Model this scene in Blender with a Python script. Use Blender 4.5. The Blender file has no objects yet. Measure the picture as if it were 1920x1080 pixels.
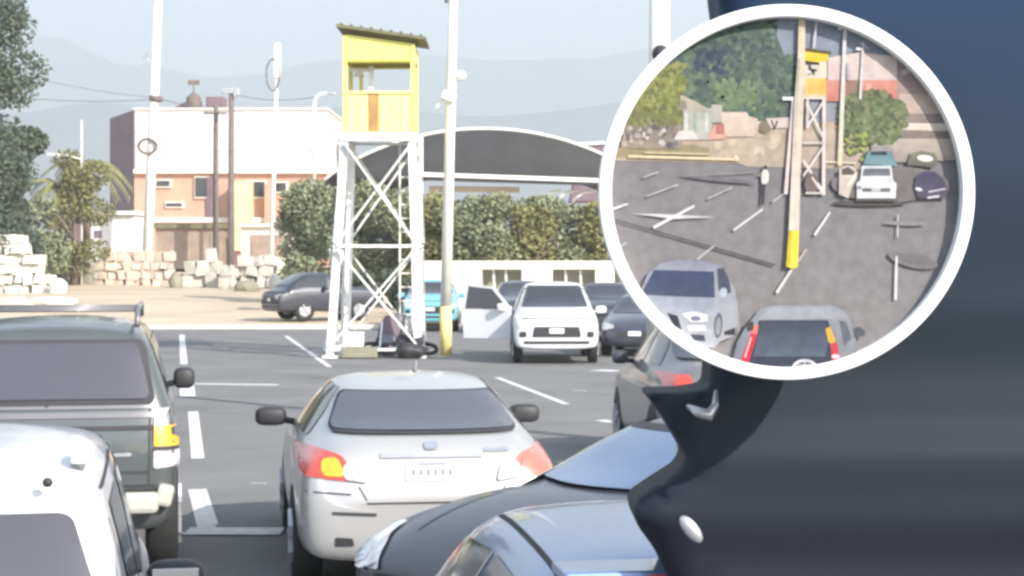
import bpy, bmesh, math, random
from mathutils import Vector, Matrix
from mathutils.bvhtree import BVHTree
R = math.radians
random.seed(7)
S = bpy.context.scene
C = S.collection
# ------------------------------------------------------------------ camera, sky, sun, exposure
F = 3583.0; HZ = 485.0; CH = 2.3           # focal length in photo pixels, horizon row, eye height
cam_d = bpy.data.cameras.new('camera'); cam = bpy.data.objects.new('camera', cam_d); C.objects.link(cam)
cam.location = (0, 0, CH); cam.rotation_euler = (R(90), 0, 0)
cam_d.sensor_width = 36; cam_d.lens = F/1920*36; cam_d.shift_y = -(540-HZ)/1920
cam_d.clip_start = .05; cam_d.clip_end = 20000
S.camera = cam
SUN_EL, SUN_AZ = 30.0, 138.0                # the sun stands behind the camera to the right (azimuth from +Y, clockwise)
w = bpy.data.worlds.new('World'); S.world = w; w.use_nodes = True
nt = w.node_tree; bg = nt.nodes['Background']
sky = nt.nodes.new('ShaderNodeTexSky'); sky.sky_type = 'NISHITA'; sky.sun_disc = False
sky.sun_elevation = R(SUN_EL); sky.sun_rotation = R(SUN_AZ)
sky.air_density = 1.0; sky.dust_density = 1.2; sky.ozone_density = 1.5
nt.links.new(sky.outputs[0], bg.inputs[0]); bg.inputs[1].default_value = .15
sl = bpy.data.lights.new('sun', 'SUN'); sl.energy = 4.2; sl.angle = R(.6); sl.color = (1, .95, .88)
sun = bpy.data.objects.new('sun', sl); C.objects.link(sun)
sdir = Vector((math.sin(R(SUN_AZ))*math.cos(R(SUN_EL)), math.cos(R(SUN_AZ))*math.cos(R(SUN_EL)), math.sin(R(SUN_EL))))
sun.rotation_euler = sdir.to_track_quat('Z', 'Y').to_euler(); sun.location = (30, -30, 40)
S.view_settings.view_transform = 'Standard'; S.view_settings.look = 'None'
S.view_settings.exposure = 1.1; S.view_settings.gamma = 1
S.render.engine = 'CYCLES'
S.cycles.pixel_filter_type = 'BLACKMAN_HARRIS'; S.cycles.filter_width = 3.0
S.cycles.max_bounces = 6; S.cycles.volume_bounces = 1; S.cycles.use_denoising = True

# ------------------------------------------------------------------ helpers
def P_at(d): return F/d
def W(px, py, d): return Vector(((px-960)*d/F, d, CH-(py-HZ)*d/F))
def G(px, py):                               # ground point seen at a photo pixel
    p = (py-HZ)/CH; return Vector(((px-960)/p, F/p, 0))
def lin(c):
    return tuple(((v/255)/12.92 if v/255 <= .04045 else ((v/255+.055)/1.055)**2.4) for v in c)
def tag(o, label=None, cat=None, group=None, kind=None):
    if label: o['label'] = label
    if cat: o['category'] = cat
    if group: o['group'] = group
    if kind: o['kind'] = kind
    return o
def thing(name, label, cat, loc=(0,0,0), rz=0, group=None):
    o = bpy.data.objects.new(name, None); C.objects.link(o); o.empty_display_size = .3
    o.location = loc; o.rotation_euler = (0,0,rz)
    return tag(o, label, cat, group)
def obj(name, bm, m, parent=None, smooth=False, label=None):
    bmesh.ops.recalc_face_normals(bm, faces=bm.faces)
    me = bpy.data.meshes.new(name); bm.to_mesh(me); bm.free()
    o = bpy.data.objects.new(name, me); C.objects.link(o)
    if m is not None: me.materials.append(m)
    if smooth:
        for p in me.polygons: p.use_smooth = True
    if parent is not None: o.parent = parent
    if label: o['label'] = label
    return o
def struct(name, bm, m): return tag(obj(name, bm, m), kind='structure')
def box(bm, c, s, rot=None, bev=0):
    m = Matrix.Translation(c) @ (rot.to_4x4() if rot is not None else Matrix()) @ Matrix.Diagonal((s[0], s[1], s[2], 1))
    g = bmesh.ops.create_cube(bm, size=1, matrix=m)
    if bev:
        es = list({e for v in g['verts'] for e in v.link_edges})
        bmesh.ops.bevel(bm, geom=es, offset=bev, segments=2, affect='EDGES', profile=.5)
    return bm
def bar(bm, a, b, wx, wy=None):              # square bar between two points
    a, b = Vector(a), Vector(b); d = b-a
    q = d.to_track_quat('Z', 'Y').to_matrix()
    return box(bm, (a+b)/2, (wx, wy or wx, d.length), q)
def tube(bm, pts, rs, n=10):
    rings = []
    pts = [Vector(p) for p in pts]
    if not hasattr(rs, '__len__'): rs = [rs]*len(pts)
    for i, p in enumerate(pts):
        t = (pts[min(i+1, len(pts)-1)]-pts[max(i-1, 0)]).normalized()
        q = t.to_track_quat('Z', 'Y')
        rings.append([bm.verts.new(p + q @ Vector((math.cos(2*math.pi*k/n)*rs[i], math.sin(2*math.pi*k/n)*rs[i], 0))) for k in range(n)])
    for a, b in zip(rings, rings[1:]):
        for k in range(n): bm.faces.new((a[k], a[(k+1)%n], b[(k+1)%n], b[k]))
    bm.faces.new(rings[0][::-1]); bm.faces.new(rings[-1])
    return bm
def prism(bm, pts, thick):                   # closed outline of 3-D points pushed along a vector
    f = bm.faces.new([bm.verts.new(p) for p in pts])
    r = bmesh.ops.extrude_face_region(bm, geom=[f])
    for v in r['geom']:
        if isinstance(v, bmesh.types.BMVert): v.co += thick
    return bm
def N(): return bmesh.new()
# ------------------------------------------------------------------ materials
def mat(name, col, rough=.7, metal=0, coat=0, var=.12, scale=3., bump=.0, bscale=40., dirt=None, trans=0, emit=None, spec=.5):
    m = bpy.data.materials.new(name); m.use_nodes = True
    n = m.node_tree.nodes; l = m.node_tree.links; b = n['Principled BSDF']
    b.inputs['Roughness'].default_value = rough; b.inputs['Metallic'].default_value = metal
    b.inputs['Coat Weight'].default_value = coat; b.inputs['Coat Roughness'].default_value = .06
    b.inputs['Specular IOR Level'].default_value = spec
    tc = n.new('ShaderNodeTexCoord')
    no = n.new('ShaderNodeTexNoise'); no.inputs['Scale'].default_value = scale; no.inputs['Detail'].default_value = 8; no.inputs['Roughness'].default_value = .62
    l.new(tc.outputs['Object'], no.inputs['Vector'])
    rp = n.new('ShaderNodeValToRGB'); rp.color_ramp.elements[0].position = .3; rp.color_ramp.elements[1].position = .72
    a = dirt or tuple(c*(1-var) for c in col); bcol = tuple(min(1, c*(1+var)) for c in col)
    rp.color_ramp.elements[0].color = (*a, 1); rp.color_ramp.elements[1].color = (*bcol, 1)
    l.new(no.outputs['Fac'], rp.inputs['Fac']); l.new(rp.outputs[0], b.inputs['Base Color'])
    if bump:
        n2 = n.new('ShaderNodeTexNoise'); n2.inputs['Scale'].default_value = bscale; n2.inputs['Detail'].default_value = 6
        l.new(tc.outputs['Object'], n2.inputs['Vector'])
        bp = n.new('ShaderNodeBump'); bp.inputs['Strength'].default_value = bump; bp.inputs['Distance'].default_value = .03
        l.new(n2.outputs['Fac'], bp.inputs['Height']); l.new(bp.outputs[0], b.inputs['Normal'])
    if trans:
        b.inputs['Transmission Weight'].default_value = trans
    if emit:
        b.inputs['Emission Color'].default_value = (*emit[0], 1); b.inputs['Emission Strength'].default_value = emit[1]
    return m
M = {}
M['asphalt'] = mat('asphalt', (.180,.177,.174), .93, var=.14, scale=.5, bump=.25, bscale=60, spec=.25)
def wear(m):
    n = m.node_tree.nodes; l = m.node_tree.links; b = n['Principled BSDF']; src = b.inputs['Base Color'].links[0].from_socket
    tc = n.new('ShaderNodeTexCoord'); vo = n.new('ShaderNodeTexVoronoi'); vo.feature = 'DISTANCE_TO_EDGE'; vo.inputs['Scale'].default_value = .16
    nn = n.new('ShaderNodeTexNoise'); nn.inputs['Scale'].default_value = .9; nn.inputs['Detail'].default_value = 6
    ad = n.new('ShaderNodeMix'); ad.data_type = 'RGBA'; ad.inputs[0].default_value = .25
    l.new(tc.outputs['Object'], nn.inputs['Vector']); l.new(tc.outputs['Object'], ad.inputs[6]); l.new(nn.outputs['Color'], ad.inputs[7]); l.new(ad.outputs[2], vo.inputs['Vector'])
    m1 = n.new('ShaderNodeMapRange'); m1.inputs[1].default_value = 0; m1.inputs[2].default_value = .006; m1.inputs[3].default_value = .72; m1.inputs[4].default_value = 1
    n3 = n.new('ShaderNodeTexNoise'); n3.inputs['Scale'].default_value = .33; n3.inputs['Detail'].default_value = 3; l.new(tc.outputs['Object'], n3.inputs['Vector'])
    m2 = n.new('ShaderNodeMapRange'); m2.inputs[1].default_value = .60; m2.inputs[2].default_value = .72; m2.inputs[3].default_value = 1; m2.inputs[4].default_value = .82
    l.new(vo.outputs['Distance'], m1.inputs[0]); l.new(n3.outputs['Fac'], m2.inputs[0])
    mu = n.new('ShaderNodeMath'); mu.operation = 'MULTIPLY'; l.new(m1.outputs[0], mu.inputs[0]); l.new(m2.outputs[0], mu.inputs[1])
    mx = n.new('ShaderNodeMix'); mx.data_type = 'RGBA'; mx.blend_type = 'MULTIPLY'; mx.inputs[0].default_value = 1
    l.new(src, mx.inputs[6]); l.new(mu.outputs[0], mx.inputs[7]); l.new(mx.outputs[2], b.inputs['Base Color'])
wear(M['asphalt'])
M['dirt'] = mat('dirt', (.52,.42,.31), .95, var=.16, scale=.25, bump=.6, bscale=5, spec=.1)
M['far_land'] = mat('far_land', (.16,.15,.12), .95, var=.3, scale=.01, spec=.1)
M['hill'] = mat('hill', (.26,.27,.27), .95, var=.12, scale=.004, spec=.1)
M['paint_line'] = mat('paint_line', (.62,.61,.60), .7, var=.2, scale=8, spec=.2)
M['kerb'] = mat('kerb', (.62,.58,.52), .85, var=.15, scale=2)
M['white_steel'] = mat('white_steel', (.74,.73,.70), .5, var=.16, scale=3.5)
M['cream_steel'] = mat('cream_steel', (.68,.66,.60), .55, var=.10, scale=1.5)
M['yellow'] = mat('yellow', (.76,.68,.19), .7, var=.08, scale=2.5, bump=.2)
M['yellow_warm'] = mat('yellow_warm', (.78,.68,.28), .7, var=.15, scale=4, bump=.2)
M['yellow_dark'] = mat('yellow_dark', (.36,.34,.05), .7, var=.2, scale=2)
M['brown_wood'] = mat('brown_wood', (.38,.22,.08), .8, var=.25, scale=6)
M['roof_dark'] = mat('roof_dark', (.15,.14,.07), .6, var=.3, scale=4)
M['dark_fabric'] = mat('dark_fabric', (.055,.055,.058), .9, var=.15, scale=.6, spec=.1)
M['glass'] = mat('glass', (.035,.038,.045), .08, var=.15, scale=1.2, coat=.3)
M['glass_rear'] = mat('glass_rear', (.075,.075,.09), .14, var=.08, scale=1.0)
M['glass_sky'] = mat('glass_sky', (.09,.14,.24), .12, var=.2, scale=1.2, coat=.5)  # blue reflection of the sky put into the glass colour
M['rubber'] = mat('rubber', (.02,.02,.02), .85, var=.2)
M['trim'] = mat('trim', (.03,.03,.033), .55, var=.2)
M['seam'] = mat('seam', (.04,.04,.045), .8)
M['chrome'] = mat('chrome', (.75,.75,.76), .2, metal=.9, var=.05)
M['alloy'] = mat('alloy', (.5,.5,.52), .35, metal=.7, var=.1)
M['silver'] = mat('silver', (.45,.44,.43), .38, metal=.35, coat=.6, var=.03, scale=1.5)
M['white_car'] = mat('white_car', (.62,.62,.64), .4, coat=.6, var=.03, scale=1.5)
M['green_car'] = mat('green_car', (.088,.098,.098), .36, metal=.25, coat=.7, var=.08, scale=1.5)
M['beige_trim'] = mat('beige_trim', (.42,.415,.37), .6, var=.1)
M['grey_car'] = mat('grey_car', (.17,.165,.17), .35, metal=.3, coat=.6, var=.06)
M['blue_car'] = mat('blue_car', (.15,.24,.42), .30, metal=.45, coat=.8, var=.05)
M['dark_car'] = mat('dark_car', (.045,.047,.062), .38, metal=.2, coat=.45, var=.06)
M['black_car'] = mat('black_car', (.04,.042,.06), .28, coat=.8, var=.1)
M['teal_car'] = mat('teal_car', (.16,.42,.50), .35, coat=.6, var=.06)
M['red_lens'] = mat('red_lens', (.62,.07,.05), .25, coat=.6, var=.2, scale=14)
M['pink_lens'] = mat('pink_lens', (.62,.16,.12), .25, coat=.6, var=.15, scale=14)
M['amber_lens'] = mat('amber_lens', (.85,.40,.03), .25, coat=.6, var=.2, scale=18)
M['clear_lens'] = mat('clear_lens', (.42,.41,.42), .18, coat=.7, var=.15, scale=16)
M['headlight_lens'] = mat('headlight_lens', (.78,.78,.80), .25, coat=.5, var=.18, scale=14)
M['plate'] = mat('plate', (.70,.70,.70), .5, var=.1, scale=20)
M['letter'] = mat('letter', (.22,.22,.25), .6, var=.1)
M['sticker'] = mat('sticker', (.8,.8,.8), .6, var=.06)
M['bark'] = mat('bark', (.16,.12,.09), .9, var=.3, scale=6, bump=.5)
M['stone'] = mat('stone', (.48,.44,.38), .9, var=.15, scale=1.2, bump=.5, bscale=6)
M['stone_white'] = mat('stone_white', (.60,.58,.53), .9, var=.12, scale=.9, bump=.5, bscale=6)
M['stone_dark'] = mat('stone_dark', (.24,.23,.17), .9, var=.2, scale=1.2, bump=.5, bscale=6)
M['wall_tan'] = mat('wall_tan', (.54,.45,.37), .9, var=.12, scale=.7, bump=.3, bscale=8)
M['wall_cream'] = mat('wall_cream', (.70,.66,.58), .85, var=.08, scale=.6)
M['bldg_white'] = mat('bldg_white', (.60,.555,.555), .8, var=.18, scale=.5)
M['bldg_orange'] = mat('bldg_orange', (.56,.31,.22), .8, var=.22, scale=.45)
M['bldg_yellow'] = mat('bldg_yellow', (.58,.50,.30), .8, var=.15, scale=.5)
M['bldg_dark'] = mat('bldg_dark', (.16,.10,.12), .8, var=.3, scale=.6)
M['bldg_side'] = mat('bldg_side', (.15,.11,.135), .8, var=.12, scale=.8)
M['shed_brown'] = mat('shed_brown', (.30,.22,.17), .85, var=.3, scale=1.2)
M['wood_pole'] = mat('wood_pole', (.15,.12,.11), .85, var=.25, scale=2)
M['wire'] = mat('wire', (.12,.12,.13), .7)
def leafmat(name, c1, c2):
    m = mat(name, c1, .75, var=.0, scale=1.3, spec=.25)
    r = [x for x in m.node_tree.nodes if x.type == 'VALTORGB'][0]
    r.color_ramp.elements[0].color = (*c1, 1); r.color_ramp.elements[1].color = (*c2, 1)
    return m
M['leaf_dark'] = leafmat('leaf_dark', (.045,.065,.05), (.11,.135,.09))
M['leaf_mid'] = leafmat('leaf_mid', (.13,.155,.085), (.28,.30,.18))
M['leaf_dry'] = leafmat('leaf_dry', (.13,.13,.05), (.27,.26,.11))
M['leaf_palm'] = leafmat('leaf_palm', (.13,.14,.05), (.32,.30,.13))
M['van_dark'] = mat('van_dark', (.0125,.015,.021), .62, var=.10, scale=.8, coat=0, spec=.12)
def sky_fade(m):                              # sky-blue sheen above and charcoal shading below, put into the colour
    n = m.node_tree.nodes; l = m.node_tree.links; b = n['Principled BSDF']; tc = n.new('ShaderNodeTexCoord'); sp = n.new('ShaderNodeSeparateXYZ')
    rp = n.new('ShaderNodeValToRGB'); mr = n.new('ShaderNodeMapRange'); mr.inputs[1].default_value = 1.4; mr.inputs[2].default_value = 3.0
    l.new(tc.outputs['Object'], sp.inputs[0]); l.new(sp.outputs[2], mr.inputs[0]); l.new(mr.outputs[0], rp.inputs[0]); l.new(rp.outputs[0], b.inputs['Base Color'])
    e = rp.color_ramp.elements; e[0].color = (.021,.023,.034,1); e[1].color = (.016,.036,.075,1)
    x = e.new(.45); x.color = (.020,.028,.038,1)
sky_fade(M['van_dark'])
M['skin'] = mat('skin', (.38,.22,.15), .6, var=.06)
M['cloth_pale'] = mat('cloth_pale', (.66,.60,.52), .9, var=.1, scale=6)
M['cloth_dark'] = mat('cloth_dark', (.05,.05,.06), .9, var=.2, scale=6)
M['hair'] = mat('hair', (.02,.015,.012), .7)
# ------------------------------------------------------------------ setting
bm = N(); rows = [(-30,0),(0,0),(62.3,0)]
vs = [[bm.verts.new((sx*220, y, z)) for sx in (-1,1)] for y, z in rows]
for a, b in zip(vs, vs[1:]): bm.faces.new((a[0], a[1], b[1], b[0]))
struct('parking_asphalt', bm, M['asphalt'])
def gz(d, x=0):                              # height of the land behind the kerb
    return .13 + max(0, d-63)*.0125 if d < 260 else .13+197*.0125
bm = N()
nx, ny = 60, 34
ys = [62.55 + (240-62.55)*(k/ny)**1.4 for k in range(ny+1)]
grid = [[bm.verts.new((-120+240*i/nx, y, gz(y) + (.05*math.sin(i*1.7+j*.9)+random.uniform(-.05,.05))*(1 if j > 1 else 0))) for i in range(nx+1)] for j, y in enumerate(ys)]
for j in range(ny):
    for i in range(nx): bm.faces.new((grid[j][i], grid[j][i+1], grid[j+1][i+1], grid[j+1][i]))
struct('dirt_lot', bm, M['dirt'])
bm = N()
vv = [bm.verts.new(p) for p in ((-9000,-400,-.6),(9000,-400,-.6),(9000,9500,-.6),(-9000,9500,-.6))]
bm.faces.new(vv)
struct('far_ground', bm, M['far_land'])
bm = N(); box(bm, (0,62.42,.065), (240,.25,.15), bev=.02); struct('kerb', bm, M['kerb'])
# mountains on the horizon
def ridge(name, d, prof, depth, seed):
    rr = random.Random(seed); bm = N(); n = 90
    x0, x1 = -d*.62, d*.62; rowsv = []
    for r_ in range(6):
        t = r_/5; row = []
        for i in range(n+1):
            x = x0+(x1-x0)*i/n; px = 960+x/d*F
            h = prof(px)*(t**.8)
            h += (rr.uniform(-1,1)*.008+.02*math.sin(i*.5+r_*1.3))*h
            row.append(bm.verts.new((x, d-depth*(1-t)+rr.uniform(-20,20), -.8+h)))
        rowsv.append(row)
    for a, b in zip(rowsv, rowsv[1:]):
        for i in range(n): bm.faces.new((a[i], a[i+1], b[i+1], b[i]))
    back = [bm.verts.new((v.co.x, d+depth*.6, -.8)) for v in rowsv[-1]]
    for i in range(n): bm.faces.new((rowsv[-1][i], rowsv[-1][i+1], back[i+1], back[i]))
    o = struct(name, bm, M['hill'])
    for p in o.data.polygons: p.use_smooth = True
def interp(pts):
    def f(x):
        if x <= pts[0][0]: return pts[0][1]
        for (a, b), (c, d_) in zip(pts, pts[1:]):
            if x <= c:
                t = (x-a)/(c-a); t = t*t*(3-2*t); return b+(d_-b)*t
        return pts[-1][1]
    return f
D1 = 5200
hy = interp([(-2500,150),(0,78),(90,70),(230,120),(420,135),(640,112),(850,110),(1000,105),(1220,92),(1500,60),(1700,40),(2000,60),(4500,130)])
ridge('mountain_range', D1, lambda px: (HZ-hy(px))*D1/F, 1500, 3)
D2 = 2600
hy2 = interp([(-2500,260),(0,215),(200,190),(420,205),(640,200),(900,215),(1150,190),(1500,170),(2000,180),(4500,240)])
ridge('foothills', D2, lambda px: (HZ-hy2(px))*D2/F, 700, 5)

# painted parking lines (pixel pairs on the ground)
def line(a, b, wd, z=.004):
    a, b = G(*a), G(*b); t = (b-a).normalized(); n = Vector((-t.y, t.x, 0))*wd/2
    bm = N(); bm.faces.new([bm.verts.new(p+Vector((0,0,z))) for p in (a-n, b-n, b+n, a+n)])
    struct('parking_line', bm, M['paint_line'])
line((341,628),(345,683),.16); line((348,698),(352,744),.26,.008); line((362,772),(371,860),.15)
line((368,918),(388,992),.16); line((382,918),(404,985),.05,.008); line((365,720),(522,722),.3); line((350,998),(530,998),.42,.012)
line((318,1001),(352,1000),.10)
line((932,708),(1062,758),.12); line((536,630),(618,688),.12)
line((470,906),(500,907),.05)
line((1117,694),(1158,696),.45); line((1165,699),(1198,700),.3); line((1125,788),(1150,792),.2)
line((420,640),(470,641),.1); line((1075,732),(1100,733),.08)

# ------------------------------------------------------------------ haze (air)
bm = N(); box(bm, (0, 3190, 598.5), (13000, 7220, 1203)); hz = obj('haze', bm, None)
hm = bpy.data.materials.new('haze'); hm.use_nodes = True; hn = hm.node_tree.nodes; hn.remove(hn['Principled BSDF'])
pv = hn.new('ShaderNodeVolumePrincipled'); pv.inputs['Color'].default_value = (.93,.985,1,1); pv.inputs['Density'].default_value = 5e-4
pv.inputs['Anisotropy'].default_value = .1
hm.node_tree.links.new(pv.outputs[0], hn['Material Output'].inputs['Volume']); hz.data.materials.append(hm)
tag(hz, kind='stuff')

# ------------------------------------------------------------------ vegetation
def leaves(bm, rr, blobs, n, size, up=.3):
    tot = sum(b[1][0]*b[1][1]*b[1][2] for b in blobs)
    for c, r in blobs:
        k = int(n*r[0]*r[1]*r[2]/tot)
        for _ in range(k):
            v = Vector((rr.gauss(0,1), rr.gauss(0,1), rr.gauss(0,1))).normalized()*(rr.uniform(.35,1.08)**.6)
            p = Vector(c)+Vector((v.x*r[0], v.y*r[1], v.z*r[2]))
            q = Vector((rr.gauss(0,1), rr.gauss(0,1), rr.gauss(0,1)+up)).to_track_quat('Z', 'Y')
            s = size*rr.uniform(.6,1.5)
            bm.faces.new([bm.verts.new(p+q@Vector(t)*s) for t in ((-.5,-.25,0),(.1,-.42,.05),(.6,.05,0),(.05,.4,.06))])
def tree(name, label, cat, x, d, z0, h, rad, mname, n=2600, leaf=.22, seed=1, group=None, nb=11, trunk=.35, low=.25, squash=1):
    rr = random.Random(seed)
    t = thing(name, label, cat, (x, d, z0), 0, group)
    bm = N(); th = h*trunk
    tube(bm, [(0,0,-.1),(rr.uniform(-.1,.1),0,th*.5),(rr.uniform(-.2,.2),0,th),(rr.uniform(-.3,.3),0,h*.8)], [.05*h*.5,.04*h*.5,.03*h*.5,.01*h], 8)
    for k in range(5):
        a = rr.uniform(0,6.28); z1 = rr.uniform(th*.6, h*.6)
        tube(bm, [(0,0,z1),(math.cos(a)*rad*.4, math.sin(a)*rad*.4, z1+h*.12),(math.cos(a)*rad*.75, math.sin(a)*rad*.75, z1+h*.25)], [.014*h,.009*h,.004*h], 5)
    obj('trunk', bm, M['bark'], t, True)
    bm = N(); bl = []
    for k in range(nb):
        a = rr.uniform(0,6.28); q = rr.uniform(.0,.72); zz = h*(low+(1-low)*rr.uniform(.1,.9))
        taper = 1-.45*((zz/h-low)/(1-low))**2
        s = rad*rr.uniform(.28,.5)
        bl.append(((math.cos(a)*rad*q*taper, math.sin(a)*rad*q*.7*taper, min(zz, h-s*.6)), (s, s*.9, s*.75*squash)))
    leaves(bm, rr, bl, n, leaf)
    obj('crown', bm, M[mname], t)
    return t
def palm(label, x, d, z0, h, seed, fr=14, L=2.6):
    rr = random.Random(seed)
    t = thing('palm_tree', label, 'palm tree', (x, d, z0), 0, 'palms left of the pale building')
    bm = N(); tube(bm, [(0,0,-.2),(.1,0,h*.5),(.15,0,h)], [.32,.24,.2], 9); obj('trunk', bm, M['bark'], t, True)
    for k in range(fr):
        a = 6.283*k/fr+rr.uniform(-.2,.2); el = rr.uniform(.1,1.2); bm = N(); L2 = L*rr.uniform(.8,1.15)
        pts = []
        for j in range(7):
            s = j/6; pts.append(Vector((.15+math.cos(a)*L2*s*math.cos(el*.6), math.sin(a)*L2*s*math.cos(el*.6), h+L2*(s*math.sin(el)-s*s*1.0))))
        tube(bm, pts, [.04-.005*j for j in range(7)], 4)
        for j in range(1,7):
            for sd in (-1,1):
                tan = (pts[j]-pts[j-1]).normalized(); side = tan.cross(Vector((0,0,1))).normalized()*sd
                for u in (0,.33,.66):
                    b0 = pts[j-1].lerp(pts[j], u); tip = b0+side*.55*(1-j*.06)+tan*.45-Vector((0,0,.28))
                    bm.faces.new([bm.verts.new(q) for q in (b0, b0+tan*.14, tip)])
        obj('frond', bm, M['leaf_palm'], t)
def X(px, d): return (px-960)*d/F
def Z(py, d): return CH-(py-HZ)*d/F
tree('tall_tree', 'tall dark grey-green tree at the left edge rising above the palms', 'tree', X(-35,100), 100, gz(100), Z(-60,100)-gz(100), 4.3, 'leaf_dark', 34000, .19, 11, nb=34, low=.06)
tree('tall_tree', 'dark foliage lump under the tall tree at the left edge', 'tree', X(25,104), 104, gz(104), Z(230,104)-gz(104), 2.2, 'leaf_dark', 5000, .28, 12, nb=10, low=.1)
tree('shrub', 'pale green shrub behind the white rubble blocks at the left edge', 'shrub', X(15,106), 106, gz(106), Z(345,106)-gz(106), 1.7, 'leaf_dry', 2000, .22, 13, nb=8, low=.1)
palm('pale palm with a full fan of fronds beside the dark building side', X(160,112), 112, gz(112), Z(320,112)-gz(112), 3, 16, 3.2)
palm('shorter drooping palm between the tall dark tree and the fuller palm', X(105,110), 110, gz(110), Z(350,110)-gz(110), 4, 13, 2.6)
tree('bush', 'scrubby brown-green growth below the palms', 'bush', X(70,107), 107, gz(107), Z(370,107)-gz(107), 2.3, 'leaf_mid', 2200, .25, 15, nb=9, low=.05)
tree('leafy_tree', 'rounded yellow-green tree standing before the taller palm', 'tree', X(140,109), 109, gz(109), Z(262,109)-gz(109), 2.3, 'leaf_dry', 7500, .16, 16, nb=20, low=.03)
# tree row behind the low wall and the tower
row = [(585,84,335,2.2,'leaf_mid','bushy tree left of the tower with branches down to the rubble'),
       (665,80,345,2.2,'leaf_mid','bushy tree seen through the left side of the tower frame'),
       (735,79,352,2.0,'leaf_mid','dark bushy tree seen through the right side of the tower frame'),
       (820,77,362,2.1,'leaf_dry','bushy tree behind the slim pole with the yellow foot'),
       (900,76,368,2.1,'leaf_mid','round bushy tree just right of the slim pole above the wall'),
       (975,76,366,2.1,'leaf_dry','bushy tree above the white pickup roof'),
       (1050,77,372,2.1,'leaf_mid','bushy tree right of the pickup roof above the wall'),
       (1125,77,380,2.1,'leaf_dry','bushy tree beside the rim of the round picture board')]
for i, (px, d, py, rd, m_, lb) in enumerate(row):
    tree('bushy_tree', lb, 'tree', X(px,d), d, gz(d), Z(py,d)-gz(d), rd, m_, 13000, .14, 30+i, 'bushy trees behind the tower and wall', nb=20, low=.04 if i < 3 else .12)
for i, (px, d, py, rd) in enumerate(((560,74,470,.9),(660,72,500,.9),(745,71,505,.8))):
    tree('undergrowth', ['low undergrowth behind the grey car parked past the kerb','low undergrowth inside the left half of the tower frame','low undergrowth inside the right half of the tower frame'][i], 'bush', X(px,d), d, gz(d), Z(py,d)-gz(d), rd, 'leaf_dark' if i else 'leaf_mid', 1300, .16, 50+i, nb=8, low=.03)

# ------------------------------------------------------------------ far buildings
d = 150.; zb = gz(150)
t = thing('pale_building', 'large pale and orange industrial building behind the poles left of the tower', 'building', (X(430,d), d, zb))
def bx(name, px0, px1, py0, py1, dd, th, m_, par, bev=0):
    bm = N(); a = W(px0, py0, dd); b = W(px1, py1, dd); o_ = par.location
    box(bm, Vector(((a.x+b.x)/2-o_.x, dd+th/2-o_.y, (a.z+b.z)/2-o_.z)), (abs(b.x-a.x), th, abs(a.z-b.z)), bev=bev)
    return obj(name, bm, M[m_], par)
bx('wall', 252, 614, 322, 500, d, 20, 'bldg_orange', t)
bx('upper_wall', 252, 614, 206, 320, d-.05, 20.1, 'bldg_white', t)
# flank receding to the left, its shade put into a dark wall colour
bm = N(); a = W(252,206,d)-t.location; o_ = t.location
pts = [Vector((a.x-.02, 0, Z(500,d)-o_.z)), Vector((a.x-.02, 0, Z(206,d)-o_.z)), Vector((W(206,222,d+7).x-o_.x, 7, Z(222,d+7)-o_.z)), Vector((W(206,222,d+7).x-o_.x, 7, Z(500,d+7)-o_.z))]
prism(bm, pts, Vector((3,12,0))); obj('side_wall', bm, M['bldg_side'], t)
for k in range(11):                          # cladding panels of the upper wall, each picked out by its own edge
    px0 = 254+k*32.7
    for j in range(3):
        bx('cladding_panel', px0+.35, px0+32.2, 209+j*37, 245.3+j*37, d-.14-.02*((k*7+j*3)%3), .1, 'bldg_white', t)
for k in range(0): bx('side_slat', 208+k*7, 213+k*7, 232, 480, d-.1+2.6-k*.5, .1, 'bldg_dark', t)
bx('roof_edge', 250, 616, 202, 206, d-.25, 20.3, 'wall_cream', t)
bx('ledge', 250, 616, 317, 325, d-.5, .5, 'wall_cream', t)
bx('ledge', 255, 560, 408, 417, d-.6, .6, 'wall_cream', t)
for (a0,a1,b0,b1) in ((292,322,336,352),(364,392,330,372),(460,500,338,372),(310,345,378,390),(515,540,340,362),(575,596,338,352)):
    f = bx('window', a0, a1, b0, b1, d-.2, .2, 'wall_cream', t)
    bm = N(); c0 = W(a0+3,b0+3,d); c1 = W(a1-3,b1-3,d); box(bm, Vector(((c0.x+c1.x)/2-t.location.x, -.24, (c0.z+c1.z)/2-t.location.z)), (abs(c1.x-c0.x), .05, abs(c1.z-c0.z))); obj('pane', bm, M['glass'], f)
bx('doorway', 388, 406, 332, 412, d-.3, .25, 'bldg_dark', t)
bx('yellow_bay', 436, 470, 340, 470, d-2, 1.8, 'bldg_yellow', t)
bx('red_pillar', 496, 512, 345, 440, d-1, .9, 'bldg_orange', t)
t2 = thing('roof_tank', 'small dark water tank on the roof edge of the pale building', 'tank', W(360,203,d)+Vector((0,.8,0)))
bm = N(); tube(bm, [(0,0,0),(0,0,.9),(0,0,1.3)], [.55,.6,.15], 12); obj('tank_body', bm, M['wood_pole'], t2, True)
bm = N(); tube(bm, [(0,0,1.2),(0,0,2.0)], .06, 6); box(bm, (0,0,2.1), (.9,.2,.35)); obj('vent', bm, M['wood_pole'], t2)
t2 = thing('roof_shed', 'dark slanted shed standing on the roof of the pale building', 'shed', W(335,203,d)+Vector((0,2,0)))
bm = N(); prism(bm, [(-1.1,0,0),(1.2,0,0),(1.2,0,.9),(.2,0,.7)], Vector((0,2,0))); obj('shed_body', bm, M['bldg_dark'], t2)
t2 = thing('roof_shed', 'low dark plant box on the roof beside the twin poles', 'shed', W(395,203,d)+Vector((0,2,0)))
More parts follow.
